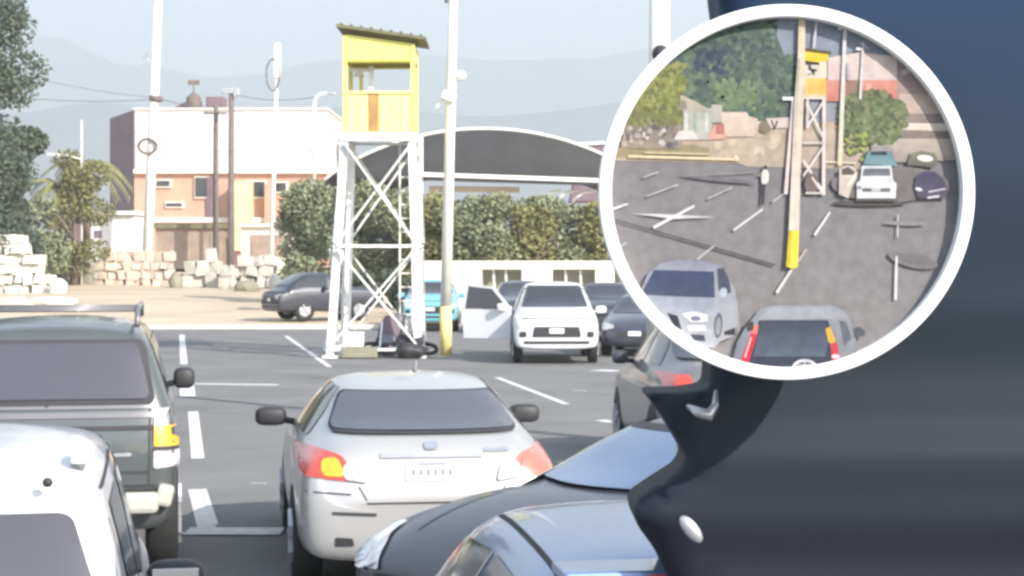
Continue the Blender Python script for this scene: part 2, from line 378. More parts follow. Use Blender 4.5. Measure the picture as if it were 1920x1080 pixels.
bm = N(); box(bm, (0,1,.55), (1.4,2,1.1), bev=.05); obj('shed_body', bm, M['bldg_dark'], t2)
# little white house
d = 122.; t = thing('small_white_house', 'small white box-like building in front of the palms and dark building side', 'building', (X(193,d), d, gz(d)))
bx('wall', 165, 252, 405, 500, d, 5, 'white_steel', t); bx('side_wall', 134, 164.5, 412, 500, d+.3, 4.4, 'bldg_side', t)
bm = N(); a = W(128,398,d)-t.location; b = W(256,404,d)-t.location; box(bm, ((a.x+b.x)/2, 2.4, a.z-.05), (b.x-a.x, 5.6, .25)); obj('roof', bm, M['white_steel'], t)
bx('window', 176, 190, 432, 446, d-.06, .06, 'bldg_side', t); bx('door', 140, 156, 428, 470, d+.22, .06, 'bldg_dark', t)
t = thing('brown_lean_to', 'low brown shed under the orange wall behind the poles', 'shed', (X(370,135), 135, gz(135)))
bx('wall', 292, 415, 428, 500, 135, 4, 'shed_brown', t); bx('roof', 288, 420, 420, 428, 134.7, 4.6, 'roof_dark', t); bx('door', 395,412, 436, 470, 134.9, .08, 'shed_brown', t)
t = thing('yellow_shed', 'pale yellow lean-to right of the dark twin poles', 'shed', (X(500,136), 136, gz(136)))
bx('wall', 452, 560, 425, 500, 136, 3, 'wall_cream', t); bx('roof', 448, 566, 419, 425, 135.6, 3.6, 'wall_cream', t); bx('opening', 470, 540, 440, 480, 135.9, .08, 'shed_brown', t)

# ------------------------------------------------------------------ rubble walls and stone blocks
def blocks(name, label, px0, px1, pytop, pybot, d, m_, nx, nz, seed, group=None, cat='rubble pile', rag=.25, step=None):
    rr = random.Random(seed); x0, x1 = X(px0,d), X(px1,d); z1, z0 = Z(pytop,d), min(gz(d)-.05, Z(pybot,d))
    t = thing(name, label, cat, ((x0+x1)/2, d, z0), 0, group)
    bw = (x1-x0)/nx; bh = (z1-z0)/nz; me = []
    for k in range(3):
        bm = N(); bmesh.ops.create_cube(bm, size=1)
        bmesh.ops.bevel(bm, geom=bm.edges[:], offset=.07, segments=1, affect='EDGES')
        for v in bm.verts: v.co += Vector((rr.uniform(-.10,.10), rr.uniform(-.1,.1), rr.uniform(-.09,.09)))
        m2 = bpy.data.meshes.new('block'); bm.to_mesh(m2); bm.free(); m2.materials.append(M[m_]); me.append(m2)
    for j in range(nz):
        for i in range(nx):
            if j == nz-1 and rr.random() < rag: continue
            if step and i/nx > 1-step*(j/nz): continue
            o = bpy.data.objects.new('block', rr.choice(me)); C.objects.link(o); o.parent = t
            o.location = (-(x1-x0)/2+bw*(i+.5+(.25 if j%2 else 0))+rr.uniform(-.04,.04), rr.uniform(-.15,.15), bh*(j+.5))
            o.scale = (bw*rr.uniform(.8,1.2), rr.uniform(.7,1.1), bh*rr.uniform(.85,1.15)); o.rotation_euler = (rr.uniform(-.1,.1), rr.uniform(-.16,.16), rr.uniform(-.3,.3))
    return t
blocks('block_stack', 'big heap of white blocks at the left edge behind the dark green car', -60, 95, 440, 552, 98, 'stone_white', 9, 6, 1, step=.35)
blocks('block_stack', 'dark olive block between the white heap and the tan wall', 116, 172, 474, 535, 112, 'stone_dark', 3, 3, 2, rag=0)
blocks('stone_wall', 'long tan wall of blocks in front of the pale pole', 183, 322, 472, 540, 113, 'wall_tan', 8, 4, 3, cat='wall', rag=.1)
blocks('block_stack', 'upright grey concrete blocks right of the tan wall', 342, 408, 466, 536, 110, 'stone', 3, 3, 4, rag=.2)
blocks('block_stack', 'ragged grey rubble heap behind the grey car past the kerb', 412, 530, 478, 540, 108, 'stone', 7, 3, 5, rag=.4)
def boulder(label, px, py, d, r, m_, seed):
    rr = random.Random(seed); bm = N(); bmesh.ops.create_icosphere(bm, subdivisions=2, radius=1)
    for v in bm.verts: v.co *= rr.uniform(.78,1.12)
    for v in bm.verts: v.co = Vector((v.co.x*r[0], v.co.y*r[1], v.co.z*r[2]))
    o = obj('boulder', bm, M[m_]); o.location = (X(px,d), d, gz(d)+r[2]*.45); tag(o, label, 'boulder', 'boulders on the dirt lot')
boulder('pale boulder at the right foot of the white block heap', 108, 0, 97, (.5,.4,.55), 'stone_white', 1)
boulder('white boulder at the far right end of the rubble heap', 520, 0, 106, (.5,.4,.6), 'stone_white', 2)
boulder('dark boulder between tan wall and grey concrete blocks', 330, 0, 109, (.42,.4,.6), 'stone_dark', 3)
boulder('brown low boulder in front of the rubble heap', 462, 0, 100, (.7,.5,.42), 'stone_dark', 4)
boulder('low brown lump of earth in front of the white block heap', 90, 0, 80, (1.3,.7,.28), 'stone', 5)
boulder('low lump of earth at the left edge behind the roof rack', 20, 0, 78, (1.0,.6,.3), 'stone', 6)

# ------------------------------------------------------------------ shade canopy, wall
d = 95.; t = thing('shade_canopy', 'wide arched shade canopy of dark cloth with white edge beams behind the trees', 'canopy', (X(900,d), d, gz(d)))
L0, L1 = 600., 1215.
def arch(px): u = (px-L0)/(L1-L0); return 345 - (345-241)*(4*u*(1-u))**.85
bm = N(); fr = []; bk = []
xs = [L0+(L1-L0)*k/28 for k in range(29)]
for px in xs:
    a = W(px, arch(px)+3, d)-t.location; fr.append(bm.verts.new(a)); bk.append(bm.verts.new(a+Vector((.6,9,-1.6))))
for k in range(28): bm.faces.new((fr[k], fr[k+1], bk[k+1], bk[k]))
low_ = [bm.verts.new(W(px, 332+(px-L0)*.03, d)-t.location+Vector((0,.4,0))) for px in xs]
for k in range(28):
    if low_[k].co.z < fr[k].co.z+.3: bm.faces.new((fr[k], fr[k+1], low_[k+1], low_[k]))
obj('canopy_cloth', bm, M['dark_fabric'], t, True)
bm = N(); tube(bm, [W(px, arch(px), d)-t.location for px in xs], .075, 7); obj('edge_beam', bm, M['white_steel'], t, True)
bm = N(); bar(bm, W(780,327,d)-t.location-Vector((0,.3,0)), W(1215,342,d)-t.location-Vector((0,.3,0)), .2); obj('cross_beam', bm, M['white_steel'], t)
bm = N(); bar(bm, W(800,350,d)-t.location+Vector((0,3,0)), W(975,352,d)-t.location+Vector((0,3,0)), .3); obj('cross_beam', bm, M['wall_cream'], t)
for px in (655, 790, 1180):
    bm = N(); tube(bm, [(W(px,400,d)-t.location).xy.to_3d(), W(px,arch(px)+2,d)-t.location], .09, 8); obj('post', bm, M['white_steel'], t, True)
for px in (1030,1062,1095):
    bm = N(); c = W(px,370,d+1)-t.location
    tube(bm, [c+Vector((-.7,0,-1)), c+Vector((-.5,0,-.1)), c+Vector((0,0,.25)), c+Vector((.6,0,.35))], .07, 6); obj('hoop', bm, M['white_steel'], t, True)
t = thing('dark_roof', 'dark slanting roof peeking past the canopy beside the round board', 'roof', W(1120,300,140))
bm = N(); prism(bm, [(-2,0,-3),(5,0,-3),(5,0,1.4),(-1,0,1.1)], Vector((0,6,0))); obj('roof_slab', bm, M['bldg_side'], t)
bm = N(); bar(bm, (-1.4,-.1,1.15), (5,-.1,1.5), .2); obj('edge_beam', bm, M['white_steel'], t)

d = 66.; t = thing('perimeter_wall', 'low cream wall with square openings behind the white pickup', 'wall', (X(1000,d), d, gz(d)))
def wb(name, px0, px1, py0, py1, dd=66., m_='wall_cream', th=.25): bx(name, px0, px1, py0, py1, dd, th, m_, t, .01)
wb('top_beam', 792, 1300, 489, 505)
for a, b in ((792,904),(978,1036),(1116,1152),(1225,1300)): wb('panel', a, b, 506, 618, 66.02, 'wall_cream', .22)
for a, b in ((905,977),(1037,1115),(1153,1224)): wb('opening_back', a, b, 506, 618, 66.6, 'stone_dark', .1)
for px in (925,948,1060,1088): 
    bm = N(); bar(bm, W(px,506,66.3)-t.location, W(px+6,600,66.3)-t.location, .07); obj('rail', bm, M['cream_steel'], t)

# ------------------------------------------------------------------ poles
def pole(name, label, top, base_px, d, r0, r1, m_, zfoot=None, extras=None, cat='pole'):
    zf = (gz(d) if d > 62.5 else 0) if zfoot is None else zfoot
    b = Vector((X(base_px[0],d), d, zf)); tp = W(*top, d)
    t = thing(name, label, cat, b); bm = N(); q = tp-b
    tube(bm, [Vector((0,0,-.1)), q*.5, q], [r0, (r0+r1)/2, r1], 14); obj('shaft', bm, M[m_], t, True)
    return t, q
t, q = pole('tall_mast', 'tall leaning white mast in front of the pale building', (299,-60), (274,0), 118, .33, .25, 'white_steel', cat='mast')
bm = N(); z0 = Z(275,118)-t.location.z; cx = X(279,118)-t.location.x
tor = []
for k in range(17):
    a = 2*math.pi*k/16; tor.append(Vector((cx+math.cos(a)*.55, -.42, z0+math.sin(a)*.45)))
tube(bm, tor, .09, 6); obj('ring_bracket', bm, M['wood_pole'], t, True)
bm = N(); tube(bm, [(X(292,118)-t.location.x, 0, Z(190,118)-t.location.z), (X(293,118)-t.location.x, 0, Z(180,118)-t.location.z)], .42, 12); obj('collar', bm, M['wood_pole'], t, True)
bm = N(); box(bm, (X(272,118)-t.location.x, -.2, Z(110,118)-t.location.z), (.35,.2,.8)); bar(bm, (X(272,118)-t.location.x, -.1, Z(112,118)-t.location.z), (X(290,118)-t.location.x, 0, Z(112,118)-t.location.z), .08); obj('lamp', bm, M['alloy'], t)
t, q = pole('wooden_pole', 'thin dark utility pole, left of the twin pair before the pale building', (405,196), (404,0), 132, .22, .16, 'wood_pole', cat='utility pole')
bm = N(); box(bm, (0,-.1,q.z-.6), (1.6,.12,.14)); obj('crossarm', bm, M['wood_pole'], t)
t, q = pole('wooden_pole', 'taller utility pole with a double head, right of the twin pair', (434,172), (433,0), 130, .24, .18, 'wood_pole', cat='utility pole')
bm = N(); box(bm, (-.2,-.15,q.z+.05), (.75,.3,.4), bev=.04); box(bm, (.4,-.15,q.z-.1), (.4,.3,.6), bev=.04); obj('transformer', bm, M['alloy'], t)
t, q = pole('antenna_pole', 'slender pale antenna pole with an oval frame at its top', (520,105), (507,0), 120, .16, .10, 'cream_steel', cat='antenna')
bm = N(); box(bm, (q.x,-.05,q.z-.3), (.42,.35,2.2), bev=.08); obj('antenna_panel', bm, M['white_steel'], t)
bm = N(); pts = [Vector((q.x-.25+math.cos(2*math.pi*k/14)*.42, -.2, q.z-1.2+math.sin(2*math.pi*k/14)*1.0)) for k in range(15)]; tube(bm, pts, .05, 5); obj('frame_ring', bm, M['wood_pole'], t, True)
t = thing('street_lamp', 'grey street lamp with a bent arm at the right end of the pale building', 'street lamp', (X(589,125), 125, gz(125)))
zt = Z(176,125)-gz(125); bm = N(); tube(bm, [(0,0,-.1),(0,0,zt-.8),(.08,0,zt-.3),(.35,0,zt),(.9,0,zt+.05)], [.16,.13,.11,.1,.08], 10); obj('shaft', bm, M['cream_steel'], t, True)
bm = N(); box(bm, (1.1,0,zt+.02), (.6,.25,.14), bev=.05); obj('lamp_head', bm, M['alloy'], t)
t = thing('street_lamp', 'small pale street lamp among the palms', 'street lamp', (X(153,109), 109, gz(109)))
zt = Z(225,109)-gz(109); bm = N(); tube(bm, [(0,0,-.1),(0,0,zt)], [.07,.05], 8); obj('shaft', bm, M['cream_steel'], t, True)
zt = Z(292,109)-gz(109)
bm = N(); tube(bm, [(0,0,zt-.2),(-.8,0,zt),(-1.5,0,zt+.05)], .05, 6); obj('arm', bm, M['cream_steel'], t, True)
bm = N(); box(bm, (-1.6,0,zt+.05), (.7,.3,.18), bev=.06); obj('lamp_head', bm, M['white_steel'], t)

# slim pole by the tower (yellow foot)
d = 45.6; t = thing('slim_pole', 'slim cream pole with lamps half way up and a yellow foot right of the tower', 'pole', (X(836,d), d, 0))
top = W(851,-60,d)-t.location; zf = Z(575,d)
bm = N(); tube(bm, [Vector((0,0,zf)), top*.5+Vector((0,0,zf*.5)), top], [.135,.12,.10], 16); obj('shaft', bm, M['cream_steel'], t, True)
bm = N(); tube(bm, [(0,0,0), (0,0,zf)], [.145,.14], 16); obj('painted_foot', bm, M['yellow_warm'], t, True)
c = W(864,142,d)-t.location; cp = W(848,150,d)-t.location
bm = N(); tube(bm, [cp, c+Vector((0,0,-.05))], .03, 6); bmesh.ops.create_uvsphere(bm, u_segments=14, v_segments=8, radius=.13, matrix=Matrix.Translation(c)); obj('round_lamp', bm, M['white_steel'], t, True)
c = W(842,182,d)-t.location
bm = N(); box(bm, c+Vector((0,-.12,0)), (.34,.22,.2), Matrix.Rotation(R(25),3,'Y'), .03); bar(bm, c+Vector((-.1,0,.0)), c+Vector((-.3,-.05,-.25)), .06); obj('floodlight', bm, M['white_steel'], t)
bm = N(); tube(bm, [W(838,5,d)-t.location-Vector((.0,.05,0)), W(834,-20,d)-t.location], .05, 6); obj('cable_bracket', bm, M['wood_pole'], t)

# big pole right of centre
d = 23.7; t = thing('thick_pole', 'thick cream pole partly hidden by the round board', 'pole', (X(1231,d), d, 0))
top = W(1238,-120,d)-t.location
bm = N(); tube(bm, [Vector((0,0,.9)), top], [.135,.125], 18); obj('shaft', bm, M['cream_steel'], t, True)
bm = N(); tube(bm, [(0,0,0), (0,0,.9)], [.14,.137], 18); obj('painted_foot', bm, M['yellow_warm'], t, True)
c = W(1240,103,d)-t.location
bm = N(); bmesh.ops.create_uvsphere(bm, u_segments=14, v_segments=8, radius=.11, matrix=Matrix.Translation(c+Vector((-.02,-.16,0)))); tube(bm, [c+Vector((0,-.16,0)), c], .05, 8); obj('dark_lamp', bm, M['trim'], t, True)

# ------------------------------------------------------------------ overhead wires (each from pole to pole)
def wire(label, a, b, sag, r=.02):
    bm = N(); pts = [a.lerp(b, k/16)-Vector((0,0,4*sag*(k/16)*(1-k/16))) for k in range(17)]
    o = obj('overhead_wire', bm if tube(bm, pts, r, 5) else bm, M['wire']); tag(o, label, 'wire', 'overhead wires')
wire('overhead wire running from the leaning mast to the twin poles', W(291,182,118), W(405,200,132), .2, .035)
wire('overhead wire running from the left edge to the leaning mast', W(-60,172,110), W(290,186,118), .3, .03)
wire('upper overhead wire from the left edge towards the leaning mast', W(-60,108,110), W(290,182,118), .4, .02)
wire('overhead wire from the taller utility pole past the antenna to the bent lamp', W(434,176,130), W(592,182,125), .3, .025)

# ------------------------------------------------------------------ watchtower
dt = 44.2; tx = X(705,dt)
t = thing('watchtower', 'yellow guard cabin on tall white braced legs, standing on the asphalt', 'watchtower', (tx, dt, 0))
pz = dt/F
def T(px, py, dy=0): return Vector(((px-960)*pz-tx, dy, Z(py,dt)))
zt = Z(256,dt); DB = 1.55                     # depth of the frame
fl, fr_ = [T(619,672), T(647,256)], [T(785,660), T(772,256)]
fl[0].z = 0; fr_[0].z = 0
bl, br = [fl[0]+Vector((.18,DB+.3,0)), fl[1]+Vector((0,DB,0))], [fr_[0]+Vector((-.1,DB+.3,0)), fr_[1]+Vector((0,DB,0))]
for a, b in (fl, fr_, bl, br):
    bm = N(); bar(bm, a, b, .18); obj('leg', bm, M['white_steel'], t)
def lerpz(leg, z): u = (z-leg[0].z)/(leg[1].z-leg[0].z); return leg[0].lerp(leg[1], u)
zs = [Z(655,dt), Z(461,dt), Z(262,dt)]
for A, B, off in ((fl, fr_, Vector((0,-.11,0))), (bl, br, Vector((0,.11,0))), (fl, bl, Vector((-.11,0,0))), (fr_, br, Vector((.11,0,0)))):
    front = A is fl and B is fr_
    for k in range(3):
        bm = N(); bar(bm, lerpz(A, zs[k])+off, lerpz(B, zs[k])+off, .11, .06); obj('cross_bar', bm, M['white_steel'], t)
    for k in range(2):
        bm = N(); bar(bm, lerpz(A, zs[k]+.08)+off*1.1, lerpz(B, zs[k+1]-.08)+off*1.1, .115 if front else .06, .04); obj('brace', bm, M['white_steel'], t)
        bm = N(); bar(bm, lerpz(B, zs[k]+.08)+off*1.5, lerpz(A, zs[k+1]-.08)+off*1.5, .115 if front else .06, .04); obj('brace', bm, M['white_steel'], t)
bm = N(); box(bm, (T(621,672).x, 0, .03), (.4,.4,.06), bev=.01); obj('foot_plate', bm, M['white_steel'], t)
bm = N(); box(bm, (T(785,672).x, 0, .03), (.36,.4,.06), bev=.01); obj('foot_plate', bm, M['white_steel'], t)
c0, c1 = T(643,250), T(778,250); zc0 = Z(250,dt); zsill = Z(176,dt); zhead = Z(113,dt)
xl, xr = c0.x, c1.x; xm = (xl+xr)/2; wd = xr-xl
bm = N(); box(bm, (xm, DB/2, zc0-.03), (wd+.1, DB+.15, .1)); obj('floor_deck', bm, M['wall_cream'], t)
def pan(name, x0, x1, z0, z1, y, m_, th=.05):
    bm = N(); box(bm, ((x0+x1)/2, y, (z0+z1)/2), (x1-x0, th, z1-z0), bev=.006); return obj(name, bm, M[m_], t)
zl, zr = Z(62,dt), Z(80,dt)                   # roof line left and right
nb = 6
for k in range(nb):                          # boards of the front parapet
    a = xl+.08+(wd-.16)*k/nb; b = xl+.08+(wd-.16)*(k+1)/nb
    pan('front_board', a+.006, b-.006, zc0+.03, zsill, -.02+.004*(k%2), 'yellow_warm' if k not in (2,) else 'brown_wood')
pan('sill_rail', xl, xr, zsill+.002, zsill+.06, -.04, 'yellow_warm', .1)
pan('corner_post', xl, xl+.1, zc0, zl-.05, 0, 'yellow', .12); pan('corner_post', xr-.1, xr, zc0, zr-.03, 0, 'yellow', .12)
pan('corner_post', xl, xl+.1, zc0, zl-.05, DB, 'yellow', .12); pan('corner_post', xr-.1, xr, zc0, zr-.03, DB, 'yellow', .12)
for k, y in enumerate((-.03, DB+.03)):
    bm = N(); prism(bm, [Vector((xl+.1,y,zhead)), Vector((xr-.1,y,zhead)), Vector((xr-.1,y,zr-.02)), Vector((xl+.1,y,zl-.04))], Vector((0,.05,0))); obj('gable_panel', bm, M['yellow'], t)
pan('lintel', xl+.1, xr-.1, zhead-.06, zhead-.004, 0, 'yellow_dark', .12)
pan('rear_panel', xl+.1, xr-.1, zc0, zsill, DB, 'yellow', .05); pan('rear_lintel', xl+.1, xr-.1, zhead-.05, zhead-.004, DB, 'yellow', .1)
for x_ in (xl+.03, xr-.03):
    bm = N(); box(bm, (x_, DB/2, (zc0+zsill)/2), (.05, DB-.14, zsill-zc0)); obj('side_panel', bm, M['yellow'], t)
    bm = N(); zz = (zl if x_ < xm else zr)-.06; box(bm, (x_, DB/2, (zhead+zz)/2), (.05, DB-.14, zz-zhead)); obj('side_panel', bm, M['yellow'], t)
pan('mullion', T(688,0).x, T(697,0).x, zsill+.06, zhead-.06, DB*.4, 'white_steel', .07)
pan('mullion', T(664,0).x, T(671,0).x, zsill+.06, zhead-.06, DB-.02, 'yellow', .05)
pan('cross_rail', xl+.1, T(697,0).x, zhead-.2, zhead-.12, DB*.42, 'white_steel', .05)
bm = N(); a = Vector((T(632,0).x, -.25, Z(50,dt)+.04)); b = Vector((T(799,0).x, -.25, Z(74,dt)+.04))
prism(bm, [a, b, b+Vector((0,DB+.5,0)), a+Vector((0,DB+.5,0))], Vector((0,0,-.07))); obj('roof', bm, M['roof_dark'], t)
for k in range(9):
    bm = N(); u = (k+.5)/9; p = a.lerp(b,u)+Vector((0,0,.025)); box(bm, p+Vector((0,(DB+.5)/2,0)), (.05, DB+.5, .03)); obj('roof_rib', bm, M['roof_dark'], t)
bm = N(); tube(bm, [(T(668,0).x, DB*.5, zhead-.12), (T(668,0).x, DB*.5, zhead-.3)], [.04,.14], 12)
obj('cabin_lamp', bm, M['white_steel'], t, True)
bm = N()
for k in range(14):
    z_ = .3+k*.33
    if z_ < zc0-.1: bar(bm, (xr-.45, DB+.2, z_), (xr-.15, DB+.2, z_), .035)
bar(bm, (xr-.45, DB+.2, 0), (xr-.45, DB+.2, zc0), .045); bar(bm, (xr-.15, DB+.2, 0), (xr-.15, DB+.2, zc0), .045)
obj('ladder', bm, M['cream_steel'], t)

# ------------------------------------------------------------------ vehicles
DG = bpy.context.evaluated_depsgraph_get
def loft(stations, name, m_, parent, levels=2):
    """stations: (y, half width, z bottom, z belt, half roof width, z top, crown)"""
    bm = N(); rings = []
    for (y, w_, zb_, zbelt, wr, zt_, cr) in stations:
        half = [(w_-.14, zb_), (w_-.02, zb_+.07), (w_, (zb_+zbelt)/2), (w_-.012, zbelt-.09), (w_-.05, zbelt), (wr+.035, zt_-.085), (wr-.06, zt_-.005), (wr*.5, zt_+cr*.75), (0, zt_+cr)]
        pts = half+[(-x, z) for x, z in half[-2::-1]]
        rings.append([bm.verts.new((x, y, z)) for x, z in pts])
    n = len(rings[0])
    for a, b in zip(rings, rings[1:]):
        for k in range(n): bm.faces.new((a[k], a[(k+1)%n], b[(k+1)%n], b[k]))
    for rg in (rings[0], rings[-1]):
        c = sum((v.co for v in rg), Vector())/n
        inner = [bm.verts.new(c+(v.co-c)*.55) for v in rg]
        for k in range(n): bm.faces.new((rg[k], rg[(k+1)%n], inner[(k+1)%n], inner[k]))
        bm.faces.new(inner)
    o = obj(name, bm, M[m_], None, True)
    md = o.modifiers.new('s', 'SUBSURF'); md.levels = levels; md.render_levels = levels
    bpy.context.view_layer.update()
    me = bpy.data.meshes.new_from_object(o.evaluated_get(DG())); o.modifiers.clear(); old = o.data; o.data = me; bpy.data.meshes.remove(old)
    for p in me.polygons: p.use_smooth = True
    o.parent = parent
    o2 = BVHTree.FromPolygons([v.co.copy() for v in me.vertices], [tuple(p.vertices) for p in me.polygons])
    return o, o2
def rounded(pts, r=.03, n=4):
    out = []; k = len(pts)
    for i in range(k):
        p0, p1, p2 = Vector(pts[i-1]), Vector(pts[i]), Vector(pts[(i+1)%k])
        a = (p0-p1); b = (p2-p1); rr = min(r, a.length*.45, b.length*.45); a = p1+a.normalized()*rr; b = p1+b.normalized()*rr
        for j in range(n+1):
            t_ = j/n; out.append(((1-t_)**2)*a+2*t_*(1-t_)*p1+t_*t_*b)
    return out
def decal(name, pts, side, bvh, m_, parent, off=.006, r=.03, step=.055, label=None, thick=0):
    step = min(step, .06)
    """outline in (x,z) seen from 'rear'/'front', (y,z) from 'left'/'right', (x,y) from 'top', laid on the body"""
    pts = rounded([Vector((p[0], p[1])) for p in pts], r) if r else [Vector(p) for p in pts]
    mp = {'rear': lambda a,b: Vector((a,-3,b)), 'front': lambda a,b: Vector((a,9,b)), 'left': lambda a,b: Vector((-4,a,b)), 'right': lambda a,b: Vector((4,a,b)), 'top': lambda a,b: Vector((a,b,5))}[side]
    dr = {'rear': Vector((0,1,0)), 'front': Vector((0,-1,0)), 'left': Vector((1,0,0)), 'right': Vector((-1,0,0)), 'top': Vector((0,0,-1))}[side]
    bm = N(); bm.faces.new([bm.verts.new((p[0], p[1], 0)) for p in pts])
    for ax in (0,1):
        lo = min(p[ax] for p in pts); hi = max(p[ax] for p in pts); k = int((hi-lo)/step)
        for i in range(1, k+1):
            c = lo+(hi-lo)*i/(k+1); co = Vector((c,0,0)) if ax == 0 else Vector((0,c,0)); no = Vector((1,0,0)) if ax == 0 else Vector((0,1,0))
            bmesh.ops.bisect_plane(bm, geom=bm.verts[:]+bm.edges[:]+bm.faces[:], plane_co=co, plane_no=no)
    depth = None; bad = []
    for v in bm.verts:
        o_ = mp(v.co.x, v.co.y); h = bvh.ray_cast(o_, dr)
        if h[0] is None: bad.append((v, o_)); continue
        nn = h[1] if h[1].dot(dr) < 0 else -h[1]
        v.co = h[0]+nn*off
    for v, o_ in bad:
        h = bvh.find_nearest(o_+dr*(4 if side in('left','right') else 3))
        nn = h[1] if h[1].dot(dr) < 0 else -h[1]
        v.co = h[0]+nn*off
    if thick:
        rg = bmesh.ops.extrude_face_region(bm, geom=bm.faces[:])
        for v in rg['geom']:
            if isinstance(v, bmesh.types.BMVert): v.co -= dr*thick
    o = obj(name, bm, M[m_], parent, not thick, label)
    return o
def wheel(par, x, y, r=.32, wdt=.2):
    s = 1 if x > 0 else -1
    bm = N(); prof = [(r*.6,-.45),(r*.92,-.5),(r,-.36),(r,.36),(r*.92,.5),(r*.6,.45)]; n = 24; rg = []
    for a in range(n):
        an = 2*math.pi*a/n; rg.append([bm.verts.new((q*wdt, math.cos(an)*p, math.sin(an)*p)) for p, q in prof])
    for a in range(n):
        A, B = rg[a], rg[(a+1)%n]
        for k in range(len(prof)): bm.faces.new((A[k], A[(k+1)%len(prof)], B[(k+1)%len(prof)], B[k]))
    ty = obj('wheel', bm, M['rubber'], par, True); ty.location = (x-s*.02, y, r)
    bm = N(); tube(bm, [(s*wdt*.38,0,0),(s*wdt*.46,0,0)], [r*.6,r*.58], 20)
    for k in range(5):
        an = 2*math.pi*k/5; bar(bm, (s*wdt*.5,0,0), (s*wdt*.5, math.cos(an)*r*.6, math.sin(an)*r*.6), .05)
    obj('rim', bm, M['alloy'], ty)
def arch_(par, bvh, side, y, r=.37, z=.32):
    pts = [(y+math.cos(a)*r, z+math.sin(a)*r) for a in [math.pi*k/12 for k in range(13)]]+[(y-r, z-.1),(y+r,z-.1)]
    decal('wheel_arch', pts, side, bvh, 'seam', par, .004, 0, .12)
def mirror(par, x, y, z, m_, s=(.22,.1,.15), glass=True, face=-1):
    sg = 1 if x > 0 else -1
    bm = N(); bmesh.ops.create_uvsphere(bm, u_segments=16, v_segments=10, radius=1)
    for v in bm.verts:
        c = v.co; c = Vector([math.copysign(abs(q)**.6, q) for q in c]); v.co = Vector((x+sg*s[0]*.5+c.x*s[0]*.5, y+c.y*s[1]*.6, z+c.z*s[2]*.5))
    bar(bm, (x-sg*.06,y,z-s[2]*.3), (x+sg*.06,y,z-s[2]*.15), .04, .05)
    mo = obj('side_mirror', bm, M[m_], par, True)
    if glass:
        bm = N(); box(bm, (x+sg*s[0]*.5, y+face*(s[1]*.6+.002), z), (s[0]*.78, .006, s[2]*.7), bev=.002); obj('mirror_glass', bm, M['chrome'], mo)
def strip(par, name, a, b, side, bvh, m_='seam', wd=.012, off=.005):
    a, b = Vector(a), Vector(b); t_ = (b-a).normalized(); n_ = Vector((-t_.y, t_.x))*wd/2
    return decal(name, [a-n_, b-n_, b+n_, a+n_], side, bvh, m_, par, off, 0, .15)
def place(t, x, d_, yaw): t.location = (x, d_, 0); t.rotation_euler = (0,0,R(yaw))

# --- silver sedan, rear view (centre)
def sedan_body(t, m_, L=4.54, Wd=.88, H=1.44, hood=0):
    k = L/4.54
    st = [(0,.70,.34,.66,.60,.70,.01),(.05*k,.79,.26,.80,.66,.84,.02),(.13*k,.83,.24,.92,.66,1.04,.03),(.5*k,Wd-.03,.22,.95,.66,1.09,.035),(.78*k,Wd-.01,.2,.96,.60,1.17,.04),
          (1.28*k,Wd,.2,.97,.565,H-.04,.035),(1.7*k,Wd,.2,.97,.57,H,.035),(2.35*k,Wd,.2,.96,.58,H+.005,.03),(2.75*k,Wd,.2,.95,.60,H-.10,.03),(3.35*k,Wd,.2,.93,.68,1.02,.05),
          (3.6*k,Wd-.01,.2,.9,.70,.96,.05),(4.1*k,Wd-.04,.21,.82,.68,.86,.05),(4.42*k,.78,.24,.68,.6,.72,.03),(4.54*k,.64,.3,.58,.5,.60,.01)]
    st = [q[:3]+(q[3]+hood, q[4], q[5]+hood, q[6]) if q[0] > 3.5*k else q for q in st]
    return loft(st, 'body', m_, t)
t = thing('silver_sedan', 'silver sedan seen from behind in the middle of the foreground', 'car')
place(t, X(812,12.85), 12.85, 8.2); t.scale = (1.055,1,1)
b_, bv = sedan_body(t, 'silver', H=1.40)
decal('rear_window', [(-.62,1.10),(.62,1.10),(.515,1.315),(-.515,1.315)], 'rear', bv, 'glass_rear', t, .022, .05, .05)
decal('window_frame', [(-.64,1.085),(.64,1.085),(.53,1.33),(-.53,1.33)], 'rear', bv, 'seam', t, .014, .05, .05)
for s, lb in ((-1,None),(1,None)):
    o = decal('tail_light', [(s*.50,.80),(s*.83,.84),(s*.84,.97),(s*.70,1.0),(s*.56,.965)], 'rear', bv, 'red_lens' if s < 0 else 'pink_lens', t, .012, .05, .05)
    bm = N()
    decal('amber_lamp', [(s*.55,.83),(s*.70,.835),(s*.70,.93),(s*.60,.955)], 'rear', bv, 'amber_lens' if s < 0 else 'pink_lens', o, .022, .04, .05)
    decal('reverse_lamp', [(s*.41,.79),(s*.56,.81),(s*.57,.90),(s*.49,.945),(s*.44,.90)], 'rear', bv, 'clear_lens', o, .022, .03, .05)
strip(t, 'boot_seam', (-.47,.77), (-.42,.68), 'rear', bv, 'seam', .008); strip(t, 'boot_seam', (-.42,.66), (.42,.66), 'rear', bv); strip(t, 'boot_seam', (.47,.77), (.42,.68), 'rear', bv, 'seam', .008)
strip(t, 'boot_trim', (-.33,.965), (.33,.965), 'rear', bv, 'alloy', .03, .012)
pl = decal('number_plate', [(-.17,.80),(.17,.80),(.17,.93),(-.17,.93)], 'rear', bv, 'plate', t, .014, .012, .1)
for k in range(6): strip(pl, 'plate_character', (-.12+k*.047,.835), (-.12+k*.047,.875), 'rear', bv, 'letter', .024, .019)
strip(pl, 'plate_heading', (-.09,.908), (.09,.908), 'rear', bv, 'letter', .014, .019)
decal('emblem', [(-.045,1.0),(.045,1.0),(.045,1.045),(-.045,1.045)], 'rear', bv, 'chrome', t, .014, .02, .1)
